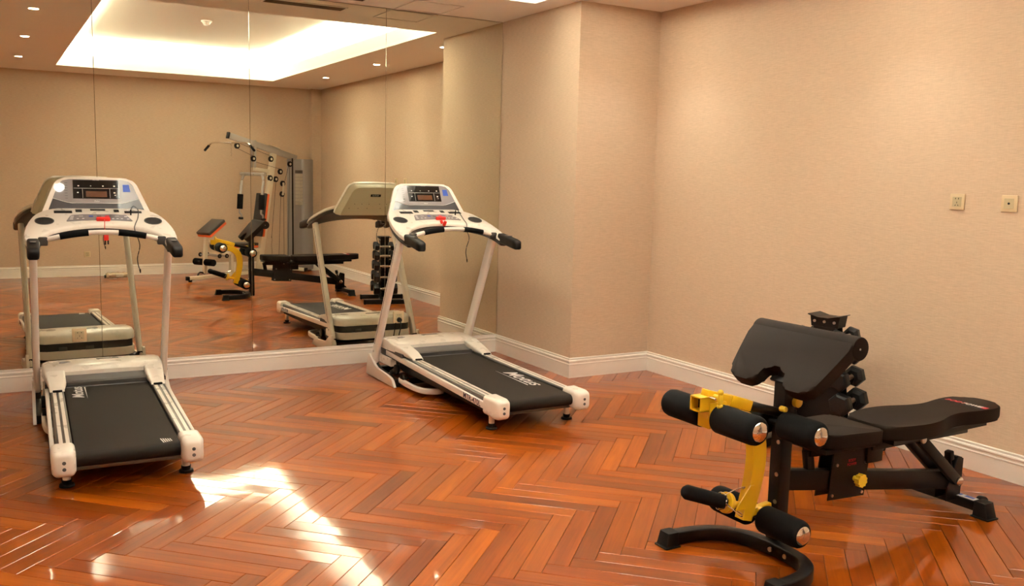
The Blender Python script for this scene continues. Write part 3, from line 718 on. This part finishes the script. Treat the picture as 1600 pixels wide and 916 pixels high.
# local frame: x = dumbbell axis, y = -bx (toward mirror)
mb = MB().box((0, 0, .035), (.06, .50, .05), bev=.004); mb.build('base_bar', 'blackmetal', rk)
for s_ in (-1, 1):
    MB().box((0, s_*.24, .03), (.50, .06, .05), bev=.004).build('base_foot', 'blackmetal', rk)
    for e_ in (-1, 1): MB().box((e_*.25, s_*.24, .028), (.02, .066, .056), bev=.004).build('foot_cap', 'rubber', rk)
TZ = [.155, .29, .42, .54, .65]; TB = [.170, .150, .130, .115, .10]
HR = [.071, .066, .061, .056, .051]
MB().box((0, 0, .40), (.085, .075, .68), bev=.004).build('center_post', 'blackmetal', rk)
for e_ in (-1, 1):   # front and rear A plates
    poly = [(-.155, .05), (.155, .05), (.06, .735), (-.06, .735)]
    MB().prism(poly, 'x', e_*.045-.002, e_*.045+.002).build('upright_plate', 'blackmetal', rk, smooth=False)
mb = MB().prism([(-.078, .735), (.078, .735), (.088, .80), (.035, .785), (-.035, .785), (-.088, .80)], 'x', -.05, .05, bev=.002)
mb.xf(Matrix.Translation((0, 0, -.02))); tp = mb.build('top_bracket', 'blackmetal', rk, smooth=False)
MB().prism([(-.090, .80), (-.03, .785), (.03, .785), (.090, .80), (.090, .805), (.03, .790), (-.03, .790), (-.090, .805)], 'x', -.075, .075).xf(Matrix.Translation((0, 0, -.02))).build('top_flap', 'blackmetal', rk, smooth=False)
for yy in (-.058, 0, .058):
    MB().cyl((-.056, yy, .745), (-.049, yy, .745), .008, seg=12).build('bolt', 'bolt', rk)
for ti in range(5):
    for s_ in (-1, 1):
        yc = s_*(TB[ti]-.02)
        for e_ in (-1, 1):
            mb = MB().prism([(yc-s_*.05, TZ[ti]-.05), (yc+s_*.035, TZ[ti]-.022), (yc+s_*.045, TZ[ti]+.012), (yc+s_*.037, TZ[ti]+.014), (yc+s_*.025, TZ[ti]-.012), (yc-s_*.05, TZ[ti]-.03)], 'x', e_*.045-.004, e_*.045+.004)
            mb.build('cradle', 'blackmetal', rk, smooth=False)
ordw = ['bottom', 'second', 'third', 'fourth', 'top']
def dumbbell(ti, s_):
    R_ = HR[ti]; hl = R_*1.05; gap = .066
    side = 'side nearer the bench' if s_ < 0 else 'side nearer the mirror'
    yl = s_*TB[ti]; wp = rack_c + ax*0 + (-bx_)*yl
    lab = 'black rubber hexagonal dumbbell on the %s tier of the rack, %s' % (ordw[ti], side)
    d = thing('dumbbell', lab, 'dumbbell', (wp.x, wp.y, TZ[ti]+.016), math.atan2(ax.y, ax.x), 'hexagonal dumbbells on the rack')
    for e_ in (-1, 1):
        rings = []
        for dx, k in ((gap-.003, .62), (gap+.010, .96), (gap+.016, 1), (gap+hl-.018, 1), (gap+hl-.006, .93), (gap+hl, .74)):
            rings.append([(e_*dx, R_*k*math.cos(PI/3*j+.25), R_*k*math.sin(PI/3*j+.25)) for j in range(6)])
        MB().loft(rings).build('hex_head', 'plate', d, smooth=False)
    prof = [(-gap, .013), (-gap*.8, .0125), (-gap*.4, .0155), (0, .0165), (gap*.4, .0155), (gap*.8, .0125), (gap, .013)]
    MB().loft([[(x_, rr*math.cos(2*PI*j/14), rr*math.sin(2*PI*j/14)) for j in range(14)] for x_, rr in prof]).build('handle', 'knurl', d)
    for e_ in (-1, 1): MB().cyl((e_*(gap-.016), 0, 0), (e_*(gap-.002), 0, 0), .018, seg=16).build('collar', 'chrome', d)
for ti in range(5):
    for s_ in (-1, 1): dumbbell(ti, s_)

# ------------------------------------------------------------------ adjustable bench with leg developer and preacher pad
YC = -4.29
bn = thing('weight_bench', 'black adjustable weight bench with preacher pad and yellow leg-curl arm', 'bench', (-1.05, YC, 0))
def W(x, z, y=0): return Vector((x+1.05, y, z))
# front foot: bent square tube
fp = [(-1.435, -4.045), (-1.36, -4.045), (-1.27, -4.058), (-1.18, -4.10), (-1.12, -4.18), (-1.092, -4.29), (-1.092, -4.40), (-1.115, -4.50), (-1.18, -4.57), (-1.28, -4.60), (-1.40, -4.605)]
MB().tube(smoothpath([(x_+1.05, y_-YC, .032) for x_, y_ in fp], 4), 0, prof=(.026, .026, .006)).build('front_foot', 'blackmetal', bn)
for p in (fp[0], fp[-1]):
    mb = MB(); c_ = Vector((p[0]+1.05, p[1]-YC, 0))
    mb.loft([[c_+Vector((.02+a, b, 0)) for a, b in rrect(.04, .04, .006)], [c_+Vector((.02+a, b, .006)) for a, b in rrect(.04, .04, .006)], [c_+Vector((.02+a, b, .008)) for a, b in rrect(.034, .034, .006)], [c_+Vector((.026+a, b, .062)) for a, b in rrect(.028, .03, .006)]])
    mb.build('foot_cap', 'rubber', bn)
MB().beam(W(-1.05, .012), W(-1.05, .72), .06, .06, bev=.004).build('front_post', 'blackmetal', bn)
MB().beam(W(-1.05, .60), W(-1.05, .80), .045, .045, bev=.003).build('preacher_post', 'blackmetal', bn)
for zz in (.47, .335, .22): MB().cyl(W(-1.083, zz, -.012), W(-1.078, zz, -.012), .009, seg=12).build('post_bolt', 'bolt', bn)
for yy in (-.04, -.12): MB().cyl((-.068-.0, yy, .035), (-.076, yy, .035), .010, seg=12).build('foot_bolt', 'bolt', bn)
k = MB(); k.cyl(W(-1.02, .635, -.03), W(-1.02, .635, -.052), .022, seg=10, bev=.004); k.build('preacher_knob', 'yknob', bn)
# preacher pad: wedge that rolls over at the top, notch at the lower edge
dv = Vector((-.165, 0, -.175)).normalized(); nv = Vector((-dv.z*-1, 0, dv.x*-1)); 
nv = Vector((dv.z, 0, -dv.x)); nv = -nv if nv.z < 0 else nv
top = W(-.975, .915); 
mxp_ = Matrix((Vector((0, 1, 0)), dv, nv)).transposed().to_4x4(); mxp_.translation = top
Lp = .275
mb = MB()
hf = [(.265, 0), (.262, .05), (.245, .14), (.225, .225), (.210, Lp-.022), (.185, Lp-.004), (.14, Lp), (.09, Lp-.004), (.068, Lp-.025), (.060, Lp-.06), (.042, Lp-.085), (.0, Lp-.092)]
pad = [(0, 0)]+hf+[(-a, b) for a, b in hf[:-1][::-1]]
mb.prism([(p.x, p.y) for p in smoothpath([(a, b, 0) for a, b in pad[2:-1]], 3)]+[(-.265, 0), (.265, 0)], 'z', -.052, .0, bev=.010, seg=3); mb.xf(mxp_)
rc_ = top + nv*-.046 - dv*.002
pp_ = mb.build('preacher_pad', 'vinyl', bn)
mb = MB(); mb.cyl(rc_+Vector((0, -.265, 0)), rc_+Vector((0, .265, 0)), .047, seg=32, bev=.006); mb.build('pad_roll', 'vinyl', bn)
for s_ in (-1, 1): MB().cyl(rc_+Vector((-.005, s_*.264, 0)), rc_+Vector((-.005, s_*.267, 0)), .004, seg=10).build('pad_stud', 'bolt', bn)
mb = MB(); mb.box((0, .14, -.058), (.10, .16, .012), bev=.002, mx=mxp_); mb.build('pad_plate', 'blackmetal', bn)
# main beam and seat assembly
MB().beam(W(-1.03, .305), W(.10, .138), .05, .085, bev=.004).build('main_beam', 'blackmetal', bn)
seat = [(-.93, -.085), (-.88, -.135), (-.62, -.15), (-.60, -.13), (-.60, .13), (-.62, .15), (-.88, .135), (-.93, .085)]
mb = MB().prism(roundpoly([(a+1.05, b) for a, b in seat], .03, 3), 'z', .44, .50, bev=.016, seg=3)
mb.xf(Matrix.Translation(W(-.76, .47)) @ Matrix.Rotation(math.radians(1.5), 4, 'Y') @ Matrix.Translation(-W(-.76, .47))); mb.build('seat_pad', 'vinyl', bn)
MB().box(W(-.76, .428), (.30, .22, .022), bev=.003).build('seat_board', 'blackmetal', bn)
MB().beam(W(-.90, .405), W(-.62, .395), .05, .04).build('seat_rail', 'blackmetal', bn)
MB().beam(W(-.895, .41), W(-.875, .30), .04, .03).build('seat_prop', 'blackmetal', bn)
for s_ in (-1, 1):
    mb = MB().prism([(-.795+1.05, .185), (-.57+1.05, .175), (-.545+1.05, .40), (-.775+1.05, .41)], 'y', s_*.034-.003, s_*.034+.003, bev=.001, seg=1)
    sp = mb.build('side_plate', 'blackmetal', bn, smooth=False)
    for (xx, zz) in ((-.775, .205), (-.59, .195), (-.755, .335), (-.575, .325), (-.66, .395)): MB().cyl(W(xx, zz, s_*.037), W(xx, zz, s_*.043), .007, seg=12).build('plate_bolt', 'bolt', sp)
mb = MB(); kc = W(-.64, .262)
n_ = 20; rr = lambda j: .027+(.003 if j % 2 else -.002)
mb.loft([[kc+Vector((rr(j)*math.cos(2*PI*j/n_), y_, rr(j)*math.sin(2*PI*j/n_))) for j in range(n_)] for y_ in (-.060, -.083)])
mb.cyl(kc+Vector((0, -.038, 0)), kc+Vector((0, -.060, 0)), .012, seg=16); mb.build('adjust_knob', 'yknob', bn)
text_mesh('plate_lettering', 'BODY\nPOWER', .017, 'printr', bn, frame(W(-.66, .335, -.0375), (1, 0, 0), (0, 0, 1)), 0, ext=.0002)
# back pad, slightly raised
ang = math.radians(0.5)
bk = [(-.545, -.075), (-.50, -.125), (-.36, -.155), (-.24, -.148), (-.12, -.110), (-.02, -.098), (.10, -.118), (.20, -.122), (.28, -.095), (.31, -.03), (.31, .03), (.28, .095), (.20, .122), (.10, .118), (-.02, .098), (-.12, .110), (-.24, .148), (-.36, .155), (-.50, .125), (-.545, .075)]
bk = [(p.x, p.y) for p in smoothpath([(a+1.05, b, 0) for a, b in bk], 3, closed=True)]
Rb = Matrix.Translation(W(-.5, .47)) @ Matrix.Rotation(-ang, 4, 'Y') @ Matrix.Translation(-W(-.5, .47))
mb = MB().prism(bk, 'z', .43, .492, bev=.014, seg=3); mb.xf(Rb); bp2 = mb.build('back_pad', 'vinyl', bn)
mb = MB().tube([Rb @ Vector((.105+1.05+.012*math.cos(yy*14), yy, .4925)) for yy in [(-.108+.216*k/10) for k in range(11)]], .0016, seg=5); mb.build('pad_seam', 'rubber', bp2)
text_mesh('red_lettering', 'BODY', .038, 'printr', bp2, Rb @ frame((1.05+.155, .050, .4925), (0, -1, 0), (1, 0, 0)), .15, ext=.0006, bold=.0006)
text_mesh('white_lettering', 'POWER', .038, 'print', bp2, Rb @ frame((1.05+.155, -.042, .4925), (0, -1, 0), (1, 0, 0)), .15, ext=.0006, sx=.85, bold=.0006)
mb = MB().box((1.05+.155, -.098, .4925), (.03, .022, .0012)); mb.xf(Rb); mb.build('red_emblem', 'printr', bp2)
MB().prism([(-.50+1.05, -.115), (-.50+1.05, .115), (.20+1.05, .085), (.20+1.05, -.085)], 'z', .408, .430).build('back_board', 'blackmetal', bn, smooth=False)
for s_ in (-1, 1): MB().beam(W(-.56, .395, s_*.045), W(.10, .395, s_*.045), .03, .035).build('back_rail', 'blackmetal', bn)
MB().box(W(-.53, .37), (.10, .10, .10), bev=.004).build('hinge_block', 'blackmetal', bn)
# struts
for s_ in (-1, 1):
    MB().beam(W(-.225, .385, s_*.045), W(.065, .15, s_*.045), .028, .05, bev=.004).build('support_strut', 'blackmetal', bn)
    MB().cyl(W(-.225, .385, s_*.058), W(-.225, .385, s_*.068), .017, seg=20, bev=.003).build('strut_bolt', 'bolt', bn)
    MB().cyl(W(.065, .15, s_*.058), W(.065, .15, s_*.07), .021, seg=20, bev=.004).build('pivot_cap', 'chrome', bn)
    MB().prism([(.02+1.05, .05), (.12+1.05, .05), (.125+1.05, .245), (.085+1.05, .26), (.06+1.05, .20), (.02+1.05, .12)], 'y', s_*.031-.003, s_*.031+.003).build('rear_bracket', 'blackmetal', bn, smooth=False)
MB().box(W(.115, .15), (.02, .056, .20), bev=.003).build('rear_spine', 'blackmetal', bn)
mb = MB().cyl(W(.06, .195, -.02), W(.035, .255, -.02), .008, seg=12).beam(W(.04, .245, -.02), W(.03, .29, -.02), .035, .03, bev=.006); mb.build('lock_lever', 'black', bn)
MB().box(W(.055, .115, 0), (.05, .05, .03), bev=.003).build('rear_block', 'blackmetal', bn)
# rear foot
rf = MB().box((.115+1.05, .08, .047), (.06, .50, .045), bev=.005).build('rear_foot', 'blackmetal', bn)
for s_ in (-1, 1):
    mb = MB(); c_ = Vector((.115+1.05, .08+s_*.245, 0))
    mb.loft([[c_+Vector((a, b, 0)) for a, b in rrect(.042, .045, .006)], [c_+Vector((a, b, .006)) for a, b in rrect(.042, .045, .006)], [c_+Vector((a, b, .008)) for a, b in rrect(.036, .038, .006)], [c_+Vector((a, b-s_*.008, .074)) for a, b in rrect(.033, .028, .006)]])
    mb.build('foot_cap', 'rubber', bn)
MB().box((.115+1.05, -.055, .0702), (.04, .13, .0012)).build('white_sticker', 'print', rf)
MB().box((.121+1.05, -.02, .0712), (.022, .05, .0008)).build('sticker_print', 'blue', rf)
MB().box((.121+1.05, -.085, .0712), (.022, .045, .0008)).build('sticker_print', 'blue', rf)
MB().cyl((.165+1.05, -.13, .045), (.165+1.05, -.10, .045), .035, seg=20, bev=.004).build('transport_wheel', 'rubber', bn)
# rollers
def roller(x_, z_, hl, r_, name='foam_roller', gap=.035):
    c_ = W(x_, z_)
    for s_ in (-1, 1):
        a, b = c_+Vector((0, s_*gap, 0)), c_+Vector((0, s_*hl, 0)); d_ = (b-a)
        prof = [(0, .80), (.03, .93), (.07, 1), (.88, 1), (.95, .95), (.985, .86), (1, .72)]
        rings = [[a+d_*t_+Vector((r_*k_*math.cos(2*PI*j/28), 0, r_*k_*math.sin(2*PI*j/28))) for j in range(28)] for t_, k_ in prof]
        o = MB().loft(rings).build(name, 'foam', bn)
        e0 = b; capm = MB(); prof2 = [(-.004, .66), (.003, .66), (.008, .58), (.013, .36), (.015, .1)]
        capm.loft([[e0+Vector((r_*k_*math.cos(2*PI*j/24), s_*t_, r_*k_*math.sin(2*PI*j/24))) for j in range(24)] for t_, k_ in prof2])
        capm.build('chrome_end_cap', 'chrome', o)
    MB().cyl(c_+Vector((0, -hl, 0)), c_+Vector((0, hl, 0)), .0125, seg=16).build('roller_axle', 'blackmetal', bn)
roller(-1.435, .615, .25, .056); roller(-1.085, .548, .225, .056); roller(-1.165, .172, .24, .056)
# yellow arm
arm = [(-1.475, .640), (-1.40, .622), (-1.33, .604), (-1.262, .578), (-1.215, .535), (-1.193, .47), (-1.19, .39), (-1.205, .30), (-1.228, .215), (-1.24, .17)]
pts = smoothpath([W(a, b) for a, b in arm], 4); n_ = len(pts)
MB().tube(pts, 0, prof=[(.024, .026+.010*math.sin(PI*i/(n_-1)), .005) for i in range(n_)], upv=(0, 1, 0)).build('leg_curl_arm', 'yellow', bn) if False else MB().tube(pts, 0, prof=[(.026+.010*math.sin(PI*i/(n_-1)), .024, .005) for i in range(n_)], upv=(0, 1, 0)).build('leg_curl_arm', 'yellow', bn)
MB().box(W(-1.435, .625), (.085, .066, .10), bev=.003).build('roller_bracket', 'yellow', bn)
# square open tube at the front of the bracket
mb = MB(); c_ = W(-1.53, .672)
for dy, dz, sy, sz in ((0, .026, .060, .005), (0, -.026, .060, .005), (.0275, 0, .005, .056), (-.0275, 0, .005, .056)):
    mb.box(c_+Vector((.045, dy, dz)), (.075, sy, sz))
mb.build('bracket_tube', 'yellow', bn, smooth=False)
MB().box(c_+Vector((.060, 0, 0)), (.03, .05, .046)).build('tube_plug', 'black', bn)
mb = MB().beam(W(-1.48, .705), W(-1.35, .668), .042, .040, bev=.004).beam(W(-1.36, .672), W(-1.25, .638), .050, .044, bev=.005); mb.build('link_channel', 'yellow', bn)
MB().cyl(W(-1.26, .640), W(-1.07, .588), .019, seg=20, bev=.003).build('link_rod', 'blackmetal', bn)
mb = MB(); mb.cyl(W(-1.455, .700, -.03), W(-1.455, .700, -.055), .010, seg=14).ball(W(-1.455, .722, -.062), .012).ball(W(-1.455, .668, -.062), .012).beam(W(-1.455, .722, -.062), W(-1.455, .668, -.062), .018, .014, bev=.004); mb.build('locking_pin', 'yknob', bn)
MB().cyl(W(-1.475, .697, -.02), W(-1.475, .697, -.058), .005, seg=10).build('chrome_pin', 'chrome', bn)
MB().cyl(W(-1.09, .613, -.02), W(-1.09, .613, -.05), .012, seg=14, bev=.003).build('link_knob', 'yknob', bn)
MB().cyl(W(-1.415, .600, -.034), W(-1.415, .600, -.042), .016, seg=20).build('axle_hole', 'dark', bn)
# bottom: roller tube, horn with foam sleeve, spring clip, rest plate
MB().cyl(W(-1.165, .195, -.055), W(-1.165, .195, .055), .019, seg=20).build('axle_sleeve', 'yellow', bn)
MB().beam(W(-1.235, .19), W(-1.10, .205), .03, .03, bev=.003).build('stop_bar', 'yellow', bn)
MB().prism([(-1.31+1.05, .225), (-1.235+1.05, .315), (-1.215+1.05, .315), (-1.20+1.05, .25), (-1.23+1.05, .22)], 'y', -.028, -.022).build('gusset', 'yellow', bn, smooth=False)
MB().cyl(W(-1.335, .252), W(-1.215, .218), .014, seg=16).build('horn', 'yellow', bn)
MB().cyl(W(-1.345, .256), W(-1.325, .250), .042, seg=24, bev=.003).build('horn_flange', 'yellow', bn)
a, b = W(-1.56, .335), W(-1.352, .259); d_ = b-a; q_m, _l = q_from(a, b)
prof = [(0, .4), (.03, .75), (.09, 1), (.95, 1), (1, .9)]
MB().loft([[a+d_*t_+(q_m @ Vector((.029*k_*math.cos(2*PI*j/24), .029*k_*math.sin(2*PI*j/24), 0))) for j in range(24)] for t_, k_ in prof]).build('horn_sleeve', 'foam', bn)
cl = a.lerp(b, .93)
ring = [cl + (q_m @ Vector((.034*math.cos(2*PI*j/24), .034*math.sin(2*PI*j/24), .004*math.sin(j)))) for j in range(24)]
mb = MB().tube(ring, .0022, seg=6, closed=True)
mb.tube(smoothpath([cl+Vector((0, -.034, 0)), cl+Vector((.03, -.05, -.03)), cl+Vector((.06, -.055, -.055)), cl+Vector((.072, -.045, -.05)), cl+Vector((.05, -.04, -.035))]), .0022, seg=6)
mb.tube(smoothpath([cl+Vector((0, -.02, .03)), cl+Vector((.05, -.03, .05)), cl+Vector((.09, -.035, .055)), cl+Vector((.085, -.03, .045))]), .0022, seg=6)
mb.build('spring_clip', 'chrome', bn)

# ------------------------------------------------------------------ home gym in the far corner (seen in the mirror)
GO = Vector((-1.445, -6.02)); gd = Vector((.87, -.49)).normalized()
gvc = Vector((-3.82, 6.8534)); 
gm = Vector((GO.x, -GO.y)); gm = gvc+(gm-gvc)*.985; GO2 = Vector((gm.x, -gm.y)); GS = .985
gy = thing('home_gym', 'cream and grey home gym with weight stack in the back corner, seen in the mirror', 'exercise machine', (GO2.x, GO2.y, 0), math.atan2(gd.y, gd.x))
# local: x = along the machine (seat to stack), y = toward the mirror (+)
G = lambda s_, z, y=0: Vector((s_*GS, y, z*GS+.012*0))
MB().beam(G(.02, .05), G(2.1, .05), .05, .05, bev=.006).build('base_beam', 'cream', gy)
MB().cyl(G(.05, 0), G(.05, .03), .025, seg=16).build('rubber_foot', 'rubber', gy)
MB().beam(G(-.01, .05), G(.025, .05), .056, .056, bev=.006).build('beam_cap', 'black', gy)
for (s_, w_) in ((1.25, .62), (2.0, .62)):
    MB().beam(G(s_, .05, -.30 if s_ < 1.5 else -.18), G(s_, .05, .52 if s_ < 1.5 else .30), .05, .05, bev=.006).build('cross_foot', 'cream', gy)
    MB().beam(G(s_, .05, .51 if s_ < 1.5 else .29), G(s_, .05, .55 if s_ < 1.5 else .32), .056, .056, bev=.006).build('foot_cap', 'black', gy)
MB().beam(G(1.32, .06), G(1.64, 1.82), .055, .095, bev=.006, upv=(1, 0, 0)).build('main_upright', 'cream', gy)
MB().beam(G(.77, 2.045), G(2.12, 1.765), .05, .085, bev=.006).build('top_boom', 'steel', gy)
MB().beam(G(1.56, 1.945), G(1.76, 1.90), .06, .01, bev=.002).build('boom_plate', 'cream', gy)
MB().beam(G(.755, 2.05), G(.775, 2.045), .056, .09, bev=.004).build('boom_cap', 'black', gy)
for s_ in (-1, 1): MB().beam(G(1.245, 2.00, s_*.035), G(1.235, 1.60, s_*.035), .006, .045, bev=.001, upv=(1, 0, 0)).build('hanger_plate', 'steel', gy)
MB().beam(G(1.25, 1.58), G(1.62, 1.545), .05, .05, bev=.005).build('upper_arm', 'cream', gy)
# press arms
for y_, s0 in ((-.24, 1.245), (.19, 1.10)):
    pass
MB().cyl(G(1.235, 1.505, -.26), G(1.235, 1.505, .24), .025, seg=20).build('press_pivot', 'steel', gy)
for y_ in (-.22, .22):
    p = smoothpath([G(1.235, 1.505, y_*.55), G(1.23, 1.49, y_*.85), G(1.215, 1.40, y_), G(1.19, 1.22, y_), G(1.175, 1.10, y_)], 5)
    MB().tube(p, .021, seg=14).build('press_arm', 'steel', gy)
    MB().cyl(G(1.187, 1.205, y_), G(1.17, .985, y_), .042, seg=20, bev=.004).build('arm_pad', 'foam', gy)
    MB().tube(smoothpath([G(1.17, .99, y_), G(1.165, .93, y_), G(1.20, .90, y_), G(1.20, .84, y_)], 4), .013, seg=12).build('handle_stem', 'steel', gy)
    MB().cyl(G(1.20, .845, y_*.9), G(1.20, .845, y_*1.2), .018, seg=14).build('handle_grip', 'black', gy)
# seat, back pads: charcoal front with orange side
def gpad(cen, size, rot, nm):
    Rm = Matrix.Translation(cen) @ Matrix.Rotation(rot, 4, 'Y')
    mb = MB().box((0, 0, size[2]*.22), (size[0], size[1], size[2]*.55), bev=.014, seg=3); mb.xf(Rm); a_ = mb.build(nm, 'charcoal', gy)
    mb = MB().box((0, 0, -size[2]*.28), (size[0]*.99, size[1]*.99, size[2]*.45), bev=.008); mb.xf(Rm); mb.build('orange_edge', 'orange', a_)
gpad(G(1.365, .90), (.64, .20, .085), math.radians(-80), 'back_pad')
gpad(G(.98, .47), (.40, .30, .07), math.radians(2), 'seat_pad')
gpad(G(.435, .735), (.34, .26, .080), math.radians(-33), 'curl_pad')
MB().beam(G(.60, .36), G(1.40, .38), .05, .05, bev=.004).build('seat_beam', 'cream', gy)
MB().beam(G(.79, .05), G(.79, .40), .05, .05, bev=.004).build('seat_post', 'cream', gy)
MB().beam(G(.34, .66), G(.30, .10), .045, .05, bev=.004, upv=(1, 0, 0)).build('leg_lever', 'cream', gy)
MB().beam(G(.32, .585), G(.66, .40), .04, .04, bev=.004).build('curl_post', 'cream', gy)
for (s_, z_) in ((.40, .35), (.53, .345)):
    MB().cyl(G(s_, z_, -.20), G(s_, z_, .20), .012, seg=12).build('lever_bar', 'steel', gy)
    for e_ in (-1, 1): MB().cyl(G(s_, z_, e_*.19), G(s_, z_, e_*.20), .03, seg=16).build('bar_cap', 'black', gy)
for s_ in (-1, 1):
    MB().cyl(G(.30, .26, s_*.03), G(.30, .26, s_*.19), .047, seg=22, bev=.006).build('foam_roller', 'foam', gy)
MB().tube(smoothpath([G(.30, .10), G(.22, .12), G(.18, .08)], 4), .012, seg=10).build('hook', 'black', gy)
# pulleys
def pulley(s_, z_, r_=.048, y_=0, brk=True):
    mb = MB(); n_ = 24; prof = [(r_, -.012), (r_*.86, -.003), (r_*.86, .003), (r_, .012), (r_*.25, .012), (r_*.25, -.012)]
    c_ = G(s_, z_, y_)
    mb.loft([[c_+Vector((a*math.cos(2*PI*j/n_), b, a*math.sin(2*PI*j/n_))) for a, b in prof] for j in range(n_)], closed=True)
    p_ = mb.build('pulley', 'black', gy)
    MB().cyl(c_+Vector((0, -.016, 0)), c_+Vector((0, .016, 0)), r_*.45, seg=14).build('pulley_hub', 'cream', p_)
for s_, z_ in ((.90, 1.905), (1.21, 1.73), (1.56, 1.735), (1.75, 1.55), (1.655, 1.435), (1.54, 1.45), (1.80, 1.37), (1.785, 1.21), (1.955, 1.67)): pulley(s_, z_, .042, .03)
MB().beam(G(1.80, 1.385, .05), G(1.785, 1.195, .05), .006, .035, bev=.002, upv=(1, 0, 0)).build('floating_bracket', 'cream', gy)
for a_, b_ in (((.92, 1.95), (1.56, 1.78)), ((.90, 1.87), (1.20, 1.77)), ((1.22, 1.69), (1.75, 1.59)), ((1.20, 1.50), (1.54, 1.49)), ((1.83, 1.37), (1.955, 1.71)), ((1.76, 1.21), (1.70, .10)), ((1.82, 1.21), (1.82, .12)), ((1.95, 1.63), (1.90, .12)), ((1.66, 1.40), (1.56, .55))):
    MB().cyl(G(*a_, .03), G(*b_, .03), .0028, seg=6).build('steel_cable', 'cable', gy)
for k in range(12): MB().tube([G(1.56+.006*math.sin(k), .56-.028*k, .03)+Vector((.008*math.cos(u), .002*(k % 2), .012*math.sin(u))) for u in [2*PI*j/8 for j in range(8)]], .002, seg=5, closed=True).build('chain_link', 'chrome', gy)
# lat bar
for s_ in (-1, 1):
    MB().tube(smoothpath([G(.83, 1.94, 0), G(.80, 1.945, s_*.12), G(.79, 1.94, s_*.34), G(.785, 1.90, s_*.42)], 5), .012, seg=10).build('lat_bar', 'chrome', gy)
    MB().cyl(G(.785, 1.905, s_*.41), G(.78, 1.83, s_*.50), .017, seg=14, bev=.003).build('lat_grip', 'rubber', gy)
for k in range(7): MB().tube([G(.80+.004*(k % 2), 1.92-.026*k, .02)+Vector((.008*math.cos(u), .003*(k % 2), .012*math.sin(u))) for u in [2*PI*j/8 for j in range(8)]], .002, seg=5, closed=True).build('chain_link', 'chrome', gy)
# weight stack: guide rods, plates, grey shroud
mb = MB()
mb.prism(roundpoly([(2.08, -.17), (2.20, -.20), (2.33, -.17), (2.36, 0), (2.33, .17), (2.20, .20), (2.08, .17)], .04), 'z', .03, 1.75, bev=.01); mb.xf(Matrix.Diagonal((GS, 1, GS, 1))); mb.build('stack_shroud', 'shroud', gy)
MB().beam(G(1.98, .06, .06), G(1.98, 1.76, .06), .016, .016, bev=.002).build('guide_rod', 'black', gy)
for k in range(10):
    zz = 1.555-.054*k
    p_ = MB().box(G(2.055, zz, .12), (.06, .10, .046), bev=.003).build('weight_plate', 'grey' if k == 0 else 'platelabel', gy)
# wrapped roll on the floor at the back wall
wr = thing('wrapped_roll', 'roll wrapped in clear plastic on the floor by the back wall', 'package', (-2.25, -6.80, 0), math.radians(-6))
mb = MB(); rings = []
for i in range(15):
    t_ = i/14; r_ = (.042+.006*math.sin(i*2.3))*(1 if t_ < .8 else max(.25, 1-(t_-.8)*3.2)) if i else .03
    rings.append([(-.17+.36*t_, (r_+.003*math.sin(3*j+i))*math.cos(2*PI*j/12), .045-.02*max(0, t_-.7)+(r_*.92+.002*math.sin(5*j+i))*math.sin(2*PI*j/12)) for j in range(12)])
mb.loft(rings); mb.build('plastic_wrap', 'plastic', wr)
MB().box((.0, .046, .045), (.10, .004, .05), bev=.001).build('paper_label', 'cream', wr)
MB().cyl((-.19, 0, .03), (-.165, 0, .03), .022, seg=14, bev=.003).build('black_cap', 'black', wr)
